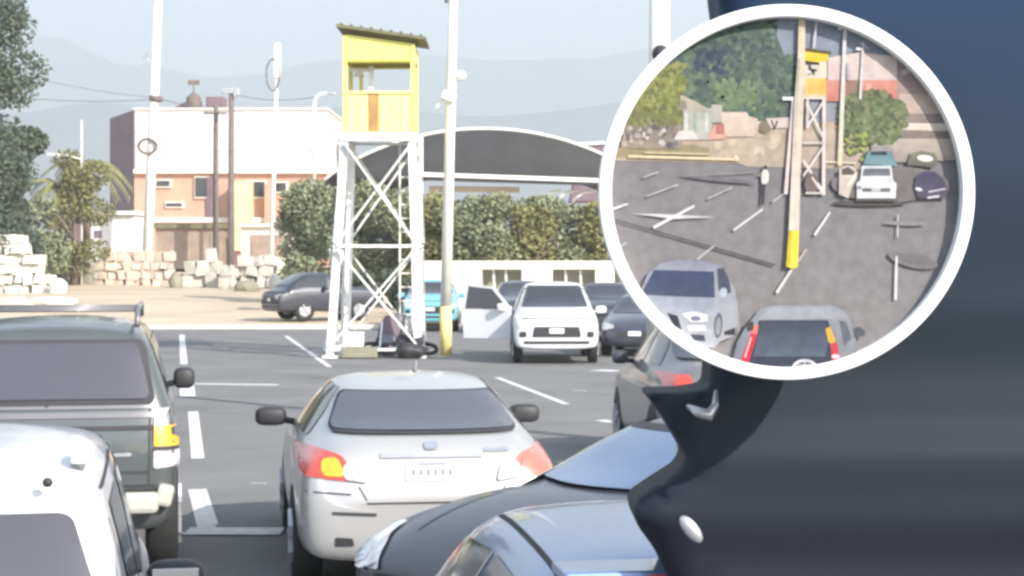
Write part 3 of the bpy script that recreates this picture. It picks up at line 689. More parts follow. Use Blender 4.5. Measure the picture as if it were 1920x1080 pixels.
decal('badge', [(.34,.985),(.50,.985),(.50,1.005),(.34,1.005)], 'rear', bv, 'chrome', t, .010, .004, .1)
for s in (-1,1): strip(t, 'bumper_seam', (s*.80,.74), (s*.52,.72), 'rear', bv, 'seam', .010, .006)
strip(t, 'bumper_line', (-.64,.60), (-.36,.585), 'rear', bv, 'seam', .02, .008); strip(t, 'bumper_line', (.64,.60), (.36,.585), 'rear', bv, 'seam', .02, .008)
decal('bumper_reflector', [(-.62,.38),(-.50,.38),(-.51,.43),(-.62,.44)], 'rear', bv, 'trim', t, .01, .012, .1); decal('bumper_reflector', [(.62,.38),(.50,.38),(.51,.43),(.62,.44)], 'rear', bv, 'trim', t, .01, .012, .1)
for s, sd in ((-1,'left'),(1,'right')):
    f = decal('side_window', [(1.05,1.03),(1.95,1.02),(1.95,1.36),(1.45,1.345),(1.2,1.2)], sd, bv, 'glass', t, .006, .03, .12)
    decal('side_window', [(2.0,1.02),(3.0,1.0),(2.55,1.33),(2.0,1.36)], sd, bv, 'glass', t, .006, .03, .12)
    strip(t, 'door_seam', (1.98,.98), (1.98,.3), sd, bv); strip(t, 'door_seam', (1.1,.98), (1.2,.35), sd, bv); strip(t, 'door_seam', (3.02,.9), (3.02,.3), sd, bv)
    decal('door_handle', [(1.28,.90),(1.46,.90),(1.46,.93),(1.28,.93)], sd, bv, 'silver', t, .02, .01, .1)
    for y_ in (.95, 3.6): arch_(t, bv, sd, y_); wheel(t, s*.79, y_, .32)
    mirror(t, s*.86, 2.75, 1.03, 'trim', (.24,.12,.15), glass=False)
bm = N(); tube(bm, [(0,1.35,1.46),(0,1.33,1.52),(0,1.25,1.54)], [.02,.012,.006], 8); obj('roof_aerial', bm, M['silver'], t, True)
bm = N(); box(bm, (0,.97,1.20), (.34,.05,.03), Matrix.Rotation(R(-25),3,'X')); obj('brake_lamp', bm, M['pink_lens'], t)
strip(t, 'roof_seam', (-.50,1.42), (-.50,1.405), 'rear', bv)

# --- tall dark green car, rear view (left)
t = thing('green_suv', 'dark green off-road car with roof rack seen from behind at the left', 'car')
place(t, X(92,13.3), 13.3, 10.2)
st = [(0,.80,.42,.95,.70,1.02,.01),(.05,.86,.38,1.15,.72,1.24,.02),(.12,.875,.36,1.22,.69,1.52,.02),(.22,.88,.36,1.24,.665,1.76,.03),(.40,.88,.36,1.24,.66,1.82,.035),(2.1,.88,.36,1.22,.66,1.84,.035),
      (2.75,.88,.36,1.2,.68,1.76,.03),(3.3,.88,.36,1.16,.74,1.2,.05),(4.2,.87,.38,1.05,.74,1.1,.05),(4.45,.82,.4,.9,.7,.95,.02),(4.5,.75,.45,.8,.6,.85,.01)]
b_, bv = loft(st, 'body', 'green_car', t)
decal('window_frame', [(-.73,1.27),(.73,1.27),(.645,1.72),(-.645,1.72)], 'rear', bv, 'seam', t, .012, .07, .06)
decal('rear_window', [(-.69,1.31),(.69,1.31),(.60,1.69),(-.60,1.69)], 'rear', bv, 'glass_rear', t, .022, .06, .06)
strip(t, 'window_ledge', (-.74,1.255), (.74,1.255), 'rear', bv, 'grey_car', .025, .012)
strip(t, 'tailgate_step', (-.74,1.11), (.74,1.11), 'rear', bv, 'seam', .03, .010)
strip(t, 'tailgate_band', (-.74,1.20), (.74,1.20), 'rear', bv, 'grey_car', .04, .010)
strip(t, 'tailgate_seam', (.69,1.25), (.68,.62), 'rear', bv); strip(t, 'tailgate_seam', (-.69,1.25), (-.68,.62), 'rear', bv); strip(t, 'tailgate_seam', (-.68,.80), (.68,.80), 'rear', bv, 'seam', .02)
decal('badge', [(.40,.91),(.56,.915),(.56,.94),(.40,.935)], 'rear', bv, 'chrome', t, .012, .01, .1)
for s in (-1,1):
    o = decal('tail_light', [(s*.71,.82),(s*.865,.84),(s*.87,1.24),(s*.72,1.24)], 'rear', bv, 'clear_lens', t, .014, .03, .06)
    decal('amber_lamp', [(s*.715,.98),(s*.868,.98),(s*.868,1.12),(s*.715,1.12)], 'rear', bv, 'amber_lens', o, .024, .01, .06)
    decal('lamp_divider', [(s*.715,.955),(s*.865,.955),(s*.865,.975),(s*.715,.975)], 'rear', bv, 'seam', o, .026, 0, .06)
bm = N(); box(bm, (0,-.06,.60), (1.5,.22,.15), bev=.04); box(bm, (.79,.10,.64), (.12,.40,.15), Matrix.Rotation(R(14),3,'Y'), .03); box(bm, (-.79,.10,.64), (.12,.40,.15), Matrix.Rotation(R(-14),3,'Y'), .03); obj('rear_bumper', bm, M['beige_trim'], t)
bm = N(); box(bm, (0,-.05,.70), (1.46,.12,.03)); obj('bumper_tread', bm, M['trim'], t)
for s, sd in ((-1,'left'),(1,'right')):
    for a0, a1 in ((.45,1.3),(1.38,2.0),(2.06,2.75)): decal('side_window', [(a0,1.27),(a1 if a1 < 2.5 else a1+.3,1.27),(a1,1.70),(a0+.02,1.70)], sd, bv, 'glass', t, .006, .03, .15)
    strip(t, 'door_seam', (1.34,1.2), (1.34,.5), sd, bv); strip(t, 'door_seam', (2.05,1.2), (2.05,.5), sd, bv)
    for y_ in (.95, 3.6): arch_(t, bv, sd, y_, .44, .38); wheel(t, s*.79, y_, .38, .24)
    mirror(t, s*.86, 2.95, 1.28, 'trim', (.18,.12,.18), glass=False)
    bm = N(); tube(bm, [(s*.60,.25,1.82),(s*.60,.33,1.93),(s*.60,2.2,1.94),(s*.60,2.35,1.84)], .02, 8); obj('roof_rail', bm, M['grey_car'], t, True)
for y_ in (.35, .95, 1.6): bm = N(); tube(bm, [(-.6,y_,1.93),(.6,y_,1.93)], .014, 6); obj('rack_bar', bm, M['grey_car'], t, True)
bm = N(); box(bm, (-.02,.02,1.0), (.08,.04,.1), bev=.015); obj('tailgate_handle', bm, M['trim'], t)
wp = N(); bar(wp, (-.02,.04,1.26), (-.02,.12,1.38), .02); obj('wiper', wp, M['trim'], t)

# --- white van-like SUV, bottom left corner
t = thing('white_suv', 'white estate car at the bottom left corner, a white sticker in its rear window', 'car')
place(t, -2.04, 6.0, 10.5); t.scale = (1,1,.925)
st = [(0,.83,.4,.95,.70,1.02,.01),(.05,.87,.36,1.02,.70,1.30,.01),(.12,.89,.34,1.04,.72,1.60,.02),(.22,.90,.33,1.05,.71,1.735,.02),(.50,.90,.33,1.05,.71,1.755,.025),(2.0,.90,.33,1.04,.71,1.76,.025),
      (2.5,.89,.33,1.02,.67,1.62,.03),(3.2,.89,.33,1.0,.74,1.12,.05),(4.1,.87,.35,.92,.74,.98,.05),(4.35,.8,.4,.8,.7,.85,.02),(4.4,.72,.45,.7,.6,.72,.01)]
b_, bv = loft(st, 'body', 'white_car', t)
decal('rear_window', [(-.79,1.05),(.79,1.05),(.635,1.585),(-.635,1.585)], 'rear', bv, 'glass_rear', t, .020, .05, .06)
bm = N(); box(bm, (.44,.115,1.515), (.075,.01,.045), Matrix.Rotation(R(-22),3,'X')); obj('window_sticker', bm, M['sticker'], t)
wp = N(); tube(wp, [(.60,-.01,1.10),(.52,.0,1.20),(.42,.0,1.26),(.30,.02,1.28)], .012, 6); obj('wiper', wp, M['alloy'], t)
for s in (-1,1):
    bm = N(); box(bm, (s*.66,.42,1.765), (.07,.22,.05), bev=.008); obj('rail_foot', bm, M['cream_steel'], t)
bm = N(); bmesh.ops.create_uvsphere(bm, u_segments=10, v_segments=6, radius=.018, matrix=Matrix.Translation((.56,.11,1.70))); obj('hatch_knob', bm, M['trim'], t, True)
for s, sd in ((-1,'left'),(1,'right')):
    for a0, a1 in ((.40,1.2),(1.3,1.95),(2.05,2.55)): decal('side_window', [(a0,1.10),(a1 if a1 < 2.3 else a1+.45,1.10),(a1,1.58),(a0+.05,1.58)], sd, bv, 'glass', t, .006, .03, .15)
    strip(t, 'drip_rail', (.35,1.645), (2.2,1.66), sd, bv, 'seam', .012, .006); strip(t, 'pillar_seam', (.26,1.55), (.20,.7), sd, bv, 'seam', .02)
    strip(t, 'door_seam', (1.25,1.05), (1.25,.45), sd, bv); strip(t, 'door_seam', (2.0,1.05), (2.0,.45), sd, bv)
    decal('tail_light', [(.10,.75),(.24,.75),(.24,1.02),(.12,1.02)], sd, bv, 'pink_lens', t, .012, .02, .08)
    for y_ in (.85, 3.4): arch_(t, bv, sd, y_, .42, .36); wheel(t, s*.8, y_, .36, .22)
    mirror(t, s*.86, 2.42, .93, 'trim', (.26,.14,.2))

# --- dark grey car behind the round board
t = thing('grey_hatchback', 'dark grey car seen from its rear left, just under the round board', 'car')
place(t, 2.42, 19.2, 5.0); t.scale = (1,1,1.14)
b_, bv = sedan_body(t, 'grey_car')
decal('rear_window', [(-.66,1.10),(.66,1.10),(.56,1.385),(-.56,1.385)], 'rear', bv, 'glass_rear', t, .020, .06, .1)
for s, sd in ((-1,'left'),(1,'right')):
    decal('tail_light', [(s*.58,.80),(s*.82,.82),(s*.82,.98),(s*.6,.98)], 'rear', bv, 'red_lens', t, .012, .03, .06)
    decal('side_window', [(1.05,1.03),(1.95,1.02),(1.95,1.36),(1.45,1.345),(1.2,1.2)], sd, bv, 'glass', t, .006, .03, .12)
    decal('side_window', [(2.0,1.02),(3.0,1.0),(2.55,1.33),(2.0,1.36)], sd, bv, 'glass', t, .006, .03, .12)
    for y_ in (.95, 3.6): arch_(t, bv, sd, y_); wheel(t, s*.79, y_, .32)
    mirror(t, s*.86, 2.75, 1.03, 'dark_car', (.18,.12,.13), glass=False)
bm = N(); box(bm, (0,.1,.62), (1.5,.1,.05)); obj('bumper_strip', bm, M['chrome'], t)

# --- dark car turned towards the left, with pale headlight
t = thing('dark_sedan', 'dark sedan turned to the left behind the blue hatchback, its headlight pale', 'car')
yawA = 127.; hA = R(yawA); fwd = Vector((-math.sin(hA), math.cos(hA), 0)); front = Vector((-.50, 10.0, 0)); LA = 4.54
t.location = front-fwd*LA; t.rotation_euler = (0,0,hA); t.scale = (1,1,.945)
b_, bv = sedan_body(t, 'dark_car', hood=.085)
decal('windscreen', [(-.71,1.085),(.71,1.085),(.56,1.36),(-.56,1.36)], 'front', bv, 'glass_sky', t, .020, .05, .08)
decal('rear_window', [(-.66,1.10),(.66,1.10),(.56,1.385),(-.56,1.385)], 'rear', bv, 'glass', t, .020, .06, .1)
for s, sd in ((-1,'left'),(1,'right')):
    f = decal('headlight', [(s*.36,.66),(s*.74,.63),(s*.86,.85),(s*.66,.86),(s*.46,.79)], 'front', bv, 'headlight_lens', t, .014, .03, .04)
    decal('lamp_bowl', [(s*.56,.67),(s*.70,.66),(s*.74,.76),(s*.60,.76)], 'front', bv, 'chrome', f, .022, .04, .04)
    decal('side_window', [(1.05,1.03),(1.95,1.02),(1.95,1.36),(1.45,1.345),(1.2,1.2)], sd, bv, 'glass', t, .006, .03, .12)
    decal('side_window', [(2.0,1.02),(3.0,1.0),(2.55,1.33),(2.0,1.36)], sd, bv, 'glass', t, .006, .03, .12)
    for y_ in (.95, 3.6): arch_(t, bv, sd, y_); wheel(t, s*.79, y_, .32)
    mirror(t, s*.86, 2.75, 1.03, 'dark_car', (.22,.12,.15), face=-1)
decal('grille', [(-.38,.52),(.38,.52),(.42,.64),(-.42,.64)], 'front', bv, 'trim', t, .01, .03, .1)
for s in (-1,1):
    strip(t, 'pillar_trim', (s*.74,1.08), (s*.585,1.36), 'front', bv, 'chrome', .035, .028)
    strip(t, 'bonnet_seam', (s*.66,3.5), (s*.56,4.36), 'top', bv, 'seam', .014, .004)
    strip(t, 'bonnet_crease', (s*.40,3.6), (s*.34,4.3), 'top', bv, 'dark_car', .03, .010)
    wp = N(); tube(wp, [(s*.1,3.42,1.03),(s*.1+.5,3.20,1.10)], .010, 5); obj('wiper', wp, M['trim'], t)
strip(t, 'roof_edge', (-.56,1.365), (.56,1.365), 'front', bv, 'seam', .03, .022)

# --- blue hatchback, bottom centre (roof and rear)
t = thing('blue_hatchback', 'blue hatchback at the bottom edge with a red high brake light', 'car')
place(t, .69, 5.02, 8.0)
st = [(0,.74,.38,.80,.60,.86,.01),(.06,.82,.32,.92,.62,1.02,.02),(.16,.845,.28,.96,.59,1.20,.02),(.34,.85,.26,.98,.565,1.405,.02),(.50,.855,.25,.98,.56,1.445,.03),(1.6,.86,.25,.97,.56,1.455,.035),
      (1.95,.86,.25,.96,.575,1.40,.03),(2.6,.86,.25,.93,.66,1.0,.05),(3.2,.84,.26,.84,.66,.90,.05),(3.45,.76,.3,.7,.6,.74,.02),(3.5,.65,.35,.6,.5,.62,.01)]
b_, bv = loft(st, 'body', 'blue_car', t)
decal('rear_window', [(-.60,1.02),(.60,1.02),(.51,1.355),(-.51,1.355)], 'rear', bv, 'glass_rear', t, .020, .06, .08)
bm = N(); box(bm, (0,.30,1.44), (1.06,.22,.03), bev=.012); obj('roof_spoiler', bm, M['blue_car'], t)
bm = N(); box(bm, (-.12,.183,1.435), (.36,.02,.022), bev=.004); obj('brake_lamp', bm, M['red_lens'], t)
for s, sd in ((-1,'left'),(1,'right')):
    decal('tail_light', [(s*.60,.78),(s*.80,.80),(s*.80,1.02),(s*.64,1.02)], 'rear', bv, 'red_lens', t, .012, .03, .06)
    decal('side_window', [(.62,1.04),(1.15,1.03),(1.15,1.36),(.66,1.35)], sd, bv, 'glass', t, .006, .03, .1)
    decal('side_window', [(1.22,1.03),(2.25,1.0),(1.85,1.32),(1.22,1.36)], sd, bv, 'glass', t, .006, .03, .1)
    strip(t, 'roof_channel', (s*.50,.45), (s*.50,1.7), 'top', bv, 'seam', .016, .004)
    strip(t, 'door_seam', (1.18,.98), (1.18,.4), sd, bv); strip(t, 'pillar_trim', (1.185,1.03), (1.185,1.36), sd, bv, 'beige_trim', .03, .012)
    for y_ in (.62, 2.75): arch_(t, bv, sd, y_, .35, .3); wheel(t, s*.77, y_, .3)
    mirror(t, s*.84, 2.15, 1.0, 'trim', (.2,.12,.14))

# --- small cars facing the camera (simple fronts), pickup with an open door
def front_car(name, label, px, d_, yaw, m_, H=1.75, tall=True, door=False, cat='car', group=None, lens='clear_lens', L=4.6):
    t = thing(name, label, cat, group=group); hh = R(180+yaw); f_ = Vector((-math.sin(hh), math.cos(hh), 0)); fr0 = Vector((X(px,d_), d_, 0))
    t.location = fr0-f_*L; t.rotation_euler = (0,0,hh); o = L-4.54; hb = H-1.45
    if tall:
        st = [(0,.80,.5,.95,.70,1.0,.01),(.06,.87,.45,1.05,.74,1.10,.01),(1.6,.89,.30,1.08,.76,1.14,.0),(1.75,.89,.30,1.1,.66,H-.1,.02),(1.95,.89,.30,1.1,.63,H,.03),(2.7,.89,.30,1.1,.63,H+.01,.03),
              (2.95,.89,.30,1.09,.66,H-.10,.03),(3.50,.89,.30,1.07,.72,1.17,.04),(4.1+o,.88,.30,1.02,.74,1.08,.05),(4.46+o,.87,.31,.93,.72,1.0,.04),(4.52+o,.82,.33,.9,.66,.92,.02),(4.54+o,.74,.36,.82,.6,.84,.01)]
        b_, bv = loft(st, 'body', m_, t); zw0, zw1 = 1.19, H-.06
    else:
        b_, bv = sedan_body(t, m_, L); zw0, zw1 = 1.01, 1.36
    decal('windscreen', [(-.70,zw0),(.70,zw0),(.56,zw1),(-.56,zw1)], 'front', bv, 'glass', t, .010, .05, .1)
    k = .12 if tall else 0
    for s, sd in ((-1,'left'),(1,'right')):
        f = decal('headlight', [(s*.50,.66+k),(s*.78,.62+k),(s*.82,.80+k),(s*.5,.74+k)], 'front', bv, lens, t, .014, .03, .06)
        if tall:
            decal('fog_lamp', [(s*.62,.58),(s*.76,.58),(s*.76,.70),(s*.62,.70)], 'front', bv, 'trim', t, .016, .03, .06)
            decal('side_window', [(2.1,1.14),(3.2,1.13),(2.95,H-.12),(2.1,H-.08)], sd, bv, 'glass', t, .006, .03, .2)
        else:
            decal('side_window', [(1.2,1.03),(2.9,1.0),(2.5,1.32),(1.45,1.34)], sd, bv, 'glass', t, .006, .03, .2)
        for y_ in (.95, L-.95): arch_(t, bv, sd, y_, .40 if tall else .36, .36 if tall else .32); wheel(t, s*.80, y_, .36 if tall else .32)
        mirror(t, s*.88, L-1.65, 1.12 if tall else 1.0, m_, (.24,.12,.17), face=-1)
    decal('grille', [(-.50,.58),(.50,.58),(.46,.80),(-.46,.80)] if tall else [(-.4,.48),(.4,.48),(.42,.62),(-.42,.62)], 'front', bv, 'trim', t, .014, .03, .1)
    decal('number_plate', [(-.15,.66),(.15,.66),(.15,.77),(-.15,.77)] if tall else [(-.15,.50),(.15,.50),(.15,.6),(-.15,.6)], 'front', bv, 'plate', t, .024, .01, .1)
    if tall:
        decal('lower_bumper', [(-.66,.44),(.66,.44),(.68,.50),(-.68,.50)], 'front', bv, 'trim', t, .016, .02, .1)
        strip(t, 'bonnet_seam', (-.7,.965), (.7,.965), 'front', bv, 'seam', .02, .008)
    if door:
        decal('door_opening', [(2.15,.48),(3.2,.48),(3.2,1.1),(2.15,1.1)], 'right', bv, 'trim', t, .008, .04, .1)
        # hinged at the front edge, on the image's left side (the car's right side)
        hp = Vector((.90, 3.25, 0)); a = R(66); dv = Vector((math.sin(a), -math.cos(a), 0)); n_ = Vector((math.cos(a), math.sin(a), 0))
        def q(u, z, off=0): return hp+dv*u+Vector((0,0,z))+n_*off
        bm = N(); prism(bm, [q(0,.5), q(1.08,.5), q(1.12,1.12), q(0,1.12)], n_*.07)
        dr_ = obj('open_door', bm, M[m_], t)
        bm = N()
        for A, B in ((q(.0,1.12,.035),q(.42,1.60,.035)),(q(.42,1.60,.035),q(1.0,1.66,.035)),(q(1.0,1.66,.035),q(1.10,1.12,.035))): bar(bm, A, B, .05)
        obj('door_frame', bm, M[m_], dr_)
        bm = N(); prism(bm, [q(.07,1.13,.03), q(1.06,1.13,.03), q(.98,1.63,.03), q(.43,1.57,.03)], n_*.01); obj('door_glass', bm, M['glass_rear'], dr_)
        bm = N(); p = q(.16,1.18,.16); box(bm, p, (.2,.16,.17), Matrix.Rotation(a,3,'Z'), .04); obj('door_mirror', bm, M[m_], dr_)
    return t
t = front_car('white_pickup', 'white pickup facing the camera with its door open beside the slim pole', 1044, 41.4, 1, 'white_car', 1.70, True, True)
t.scale = (1.06,1,1.03)
front_car('dark_car', 'nearly black car facing the camera right of the white pickup', 1190, 44.5, -10, 'black_car', 1.5, False, group='cars parked beyond the pickup')
front_car('dark_car', 'dark car with its roof just visible behind the nearly black car', 1150, 52, 2, 'dark_car', 1.6, True, group='cars parked beyond the pickup')
front_car('teal_car', 'bright teal car glimpsed between the tower leg and the slim pole', 806, 60, 0, 'teal_car', 1.6, True)
t = front_car('grey_suv', 'grey off-road car parked on the dirt behind the kerb left of the tower', 505, 65, -62, 'dark_car', 1.62, True, L=3.9)
t.location.z = .15+.04
front_car('dark_car', 'dark car mostly hidden behind the white pickup', 985, 57, 3, 'black_car', 1.6, True, group='cars parked beyond the pickup')

# ------------------------------------------------------------------ motorbike and clutter under the tower
t = thing('motorbike', 'dark motorbike tipped on its side at the foot of the tower', 'motorbike', (X(752,44.9), 44.9, 0), R(80))
for y_ in (-.62, .62):
    bm = N(); pts = [Vector((0, y_+math.cos(2*math.pi*k/18)*.27, .3+math.sin(2*math.pi*k/18)*.27)) for k in range(19)]; tube(bm, pts, .05, 6)
    wv = obj('wheel', bm, M['rubber'], t, True)
    bm = N()
    for k in range(6): a = math.pi*k/6; bar(bm, (0,y_-math.cos(a)*.24,.3-math.sin(a)*.24), (0,y_+math.cos(a)*.24,.3+math.sin(a)*.24), .014)
    obj('spokes', bm, M['alloy'], wv)
bm = N(); bar(bm, (0,.62,.3), (0,.38,.95), .05); bar(bm, (0,-.62,.3), (0,-.05,.45), .06); bar(bm, (0,-.05,.45), (0,.4,.85), .07); bar(bm, (0,-.6,.72), (0,.3,.75), .06); obj('frame', bm, M['trim'], t)
bm = N(); box(bm, (0,.02,.42), (.24,.36,.3), bev=.05); obj('engine', bm, M['alloy'], t)
bm = N(); box(bm, (0,.18,.82), (.24,.42,.2), bev=.08); obj('fuel_tank', bm, M['black_car'], t)
bm = N(); box(bm, (0,-.35,.80), (.24,.62,.1), bev=.04); obj('seat', bm, M['trim'], t)
bm = N(); bar(bm, (-.34,.32,1.02), (.34,.32,1.02), .035); obj('handlebar', bm, M['chrome'], t)
t.rotation_euler = (R(0), R(-62), R(84)); t.location.z = .06
t = thing('white_crate', 'white box resting on the low bar at the tower foot', 'box', (X(668,44.2), 43.95, 0))
bm = N(); box(bm, (0,.1,.42), (.36,.3,.3), bev=.02); obj('box_body', bm, M['white_steel'], t)
bm = N(); box(bm, (0,.1,.59), (.39,.33,.035), bev=.01); obj('lid', bm, M['white_steel'], t)
bm = N(); box(bm, (.1,.1,.14), (.8,.4,.24), bev=.02); obj('pallet', bm, M['stone_dark'], t)

def sack(label, px, d_, r_, m_, seed):
    rr = random.Random(seed); bm = N(); bmesh.ops.create_icosphere(bm, subdivisions=3, radius=1)
    for v in bm.verts:
        k = 1+.10*math.sin(v.co.x*5+seed)+.08*math.sin(v.co.y*7+v.co.z*4); v.co = Vector((v.co.x*r_[0]*k, v.co.y*r_[1]*k, v.co.z*r_[2]*k))
    o = obj('sack', bm, M[m_], smooth=True); o.location = (X(px,d_), d_, r_[2]*.85); tag(o, label, 'sack')
sack('dull brown sack under the crossing of the lower tower braces', 728, 45.2, (.26,.2,.5), 'bldg_side', 2)
sack('dark bundle beside the right foot of the tower', 768, 44.0, (.34,.25,.2), 'trim', 3)
sack('grey bundle just inside the right leg of the tower', 752, 45.6, (.25,.25,.55), 'grey_car', 4)
# ------------------------------------------------------------------ dark van on the right
dv_ = 4.95
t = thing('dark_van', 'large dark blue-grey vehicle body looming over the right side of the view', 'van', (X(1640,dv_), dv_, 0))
out = [(1346,-300),(1350,-40),(1360,40),(1368,120),(1372,300),(1372,560),(1347,690),(1344,735),(1290,744),(1216,745),(1240,772),(1272,822),(1297,866),(1285,893),(1240,922),(1192,955),(1196,990),(1233,1042),(1262,1100),(1270,1300),(2900,1300),(2900,-700),(1340,-700)]
def panel(name, outline, m_, dd, prof, par, thick=.3, edge=.05):
    pts = rounded([Vector(p) for p in outline], 16, 3)
    bm = N(); bm.faces.new([bm.verts.new((p.x, p.y, 0)) for p in pts])
    for c in range(-700, 1300, 20): bmesh.ops.bisect_plane(bm, geom=bm.verts[:]+bm.edges[:]+bm.faces[:], plane_co=(0,c,0), plane_no=(0,1,0))
    for c in range(1200, 2900, 60): bmesh.ops.bisect_plane(bm, geom=bm.verts[:]+bm.edges[:]+bm.faces[:], plane_co=(c,0,0), plane_no=(1,0,0))
    bmesh.ops.inset_region(bm, faces=bm.faces[:], thickness=7, use_even_offset=True)
    bd = {v for e in bm.edges if e.is_boundary for v in e.verts}
    for v in bm.verts:
        y_ = prof(v.co.x, v.co.y) + (edge if v in bd else 0)
        p = W(v.co.x, v.co.y, dd); v.co = Vector((p.x, dd+y_, p.z))-par.location
    fs = bm.faces[:]; r_ = bmesh.ops.extrude_face_region(bm, geom=fs)
    for v in r_['geom']:
        if isinstance(v, bmesh.types.BMVert): v.co += Vector((0, thick, 0))
    return obj(name, bm, M[m_], par, True)
bp = interp([(-40,.0),(300,.02),(560,.05),(700,.085),(780,.075),(860,.035),(960,.055),(1090,.12),(1300,.2)])
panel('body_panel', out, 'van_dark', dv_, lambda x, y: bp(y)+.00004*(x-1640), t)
bm = N(); c = W(1296,992,dv_-.06)-t.location
bmesh.ops.create_uvsphere(bm, u_segments=20, v_segments=12, radius=1, matrix=Matrix.Translation(c) @ Matrix.Rotation(R(-38),4,'Y') @ Matrix.Diagonal((.019,.012,.042,1))); obj('glint_oval', bm, M['alloy'], t, True)  # pale solid oval standing in for a glint on the dark body
bm = N(); tube(bm, [W(1291,763,dv_)-t.location+Vector((0,.02,0)), W(1308,772,dv_)-t.location+Vector((0,-.02,0)), W(1328,778,dv_)-t.location+Vector((0,-.02,0)), W(1340,760,dv_)-t.location+Vector((0,-.01,0)), W(1345,735,dv_)-t.location+Vector((0,.03,0))], [.006,.014,.017,.010,.005], 8); obj('glint_hook', bm, M['alloy'], t, True)  # bright V-shaped glint modelled as a pale bent tube
bm = N(); box(bm, (0.1,1.6,.36), (1.3,2.6,.3), bev=.05); obj('sill', bm, M['trim'], t)
for x_ in (-.35,.7):
    for y_ in (.8,2.6): wheel(t, x_, y_, .34)

# ------------------------------------------------------------------ round picture board with a white rim, standing off the van's side
BD = 4.60; BC = (1473., 361.); KB = 1.52
t = thing('round_picture_board', 'round picture board with a thick white rim, showing a wider view of the lot', 'picture board', W(BC[0], BC[1], BD))
ps = BD/F
def ring_pts(r, y, n=128): return [Vector((math.cos(2*math.pi*k/n)*r*ps, y, math.sin(2*math.pi*k/n)*r*ps)) for k in range(n)]
bm = N(); prof = [(327,.0),(327,-.028),(329,-.032),(348,-.032),(350,-.028),(350,.03),(327,.03)]; rg = []
for k in range(160):
    a = 2*math.pi*k/160; rg.append([bm.verts.new((math.cos(a)*r_*ps-.5*ps, y_, math.sin(a)*r_*ps)) for r_, y_ in prof])
for k in range(160):
    A, B = rg[k], rg[(k+1)%160]
    for j in range(len(prof)): bm.faces.new((A[j], A[(j+1)%len(prof)], B[(j+1)%len(prof)], B[j]))
M['rim_white'] = mat('rim_white', (.88,.88,.88), .6, var=.01)
obj('rim', bm, M['rim_white'], t)
for z_ in (-.1,.2):
    bm = N(); bar(bm, (.05,.03,z_), (.25,.42,z_), .05); obj('bracket', bm, M['trim'], t)
bm = N(); tube(bm, [(0,.008,0),(0,.03,0)], [333*ps,333*ps], 96); obj('backing_disc', bm, M['trim'], t)
pm = bpy.data.materials.new('print'); pm.use_nodes = True; n_ = pm.node_tree.nodes; l_ = pm.node_tree.links; pb = n_['Principled BSDF']
pb.inputs['Roughness'].default_value = .8; pb.inputs['Specular IOR Level'].default_value = .15
va = n_.new('ShaderNodeVertexColor'); va.layer_name = 'ink'
tcn = n_.new('ShaderNodeTexCoord'); nz_ = n_.new('ShaderNodeTexNoise'); nz_.inputs['Scale'].default_value = 38; nz_.inputs['Detail'].default_value = 5
mr = n_.new('ShaderNodeMapRange'); mr.inputs[1].default_value = .3; mr.inputs[2].default_value = .7; mr.inputs[3].default_value = .88; mr.inputs[4].default_value = 1.12
mx = n_.new('ShaderNodeMix'); mx.data_type = 'RGBA'; mx.blend_type = 'MULTIPLY'; mx.inputs[0].default_value = 1
l_.new(tcn.outputs['Object'], nz_.inputs['Vector']); l_.new(nz_.outputs['Fac'], mr.inputs[0]); l_.new(va.outputs[0], mx.inputs[6]); l_.new(mr.outputs[0], mx.inputs[7]); l_.new(mx.outputs[2], pb.inputs['Base Color'])
layer = [0]
CLIP = [(BC[0]+math.cos(2*math.pi*k/96)*331, BC[1]+math.sin(2*math.pi*k/96)*331) for k in range(96)]
def clip_circle(poly):
    out_ = list(poly)
    for k in range(96):
        a = CLIP[k]; b = CLIP[(k+1)%96]; ex, ey = b[0]-a[0], b[1]-a[1]
        f = lambda p: ex*(p[1]-a[1])-ey*(p[0]-a[0])
        src = out_; out_ = []
        if len(src) < 3: return []
        if all(f(p) >= 0 for p in src): out_ = src; continue
        for i in range(len(src)):
            p, q = src[i], src[(i+1)%len(src)]; fp, fq = f(p), f(q)
            if fp >= 0: out_.append(p)
            if (fp >= 0) != (fq >= 0): u = fp/(fp-fq); out_.append((p[0]+(q[0]-p[0])*u, p[1]+(q[1]-p[1])*u))
    return out_ if len(out_) >= 3 else []
def ink(name, polys, label=None, step=.0004):
    """printed shapes in photo pixels: (outline, colour) or (outline, top colour, bottom colour)"""
    vs_, fs_, cs_ = [], [], []
    base = layer[0]; thick_ = .0004 if len(polys) > 1 else .00004
    for j, it in enumerate(polys):
        po = clip_circle(it[0])
        if not po: continue
        c0 = it[1]; c1 = it[2] if len(it) > 2 else it[1]
        y0 = min(p[1] for p in it[0]); y1 = max(p[1] for p in it[0]); i0 = len(vs_)
        dy_ = .006-base-(j/len(polys))*thick_
        for p in po:
            vs_.append(((p[0]-BC[0])*ps, dy_, -(p[1]-BC[1])*ps)); u = (p[1]-y0)/max(1e-6, y1-y0)
            ca, cb = lin(tuple(v*.9+15 for v in c0)), lin(tuple(v*.9+15 for v in c1)); cs_.append(tuple((ca[k]*(1-u)+cb[k]*u)/KB for k in range(3))+(1,))
        fs_.append(tuple(range(i0, len(vs_))))
    layer[0] += thick_+(.0002 if len(polys) > 1 else .00001)
    me = bpy.data.meshes.new(name); me.from_pydata(vs_, [], fs_); me.materials.append(pm)
    at = me.color_attributes.new('ink', 'FLOAT_COLOR', 'POINT')
    for k, c in enumerate(cs_): at.data[k].color = c
    o = bpy.data.objects.new(name, me); C.objects.link(o); o.parent = t
    if label: o['label'] = label
    return o
def rect(x0,y0,x1,y1): return [(x0,y0),(x1,y0),(x1,y1),(x0,y1)]
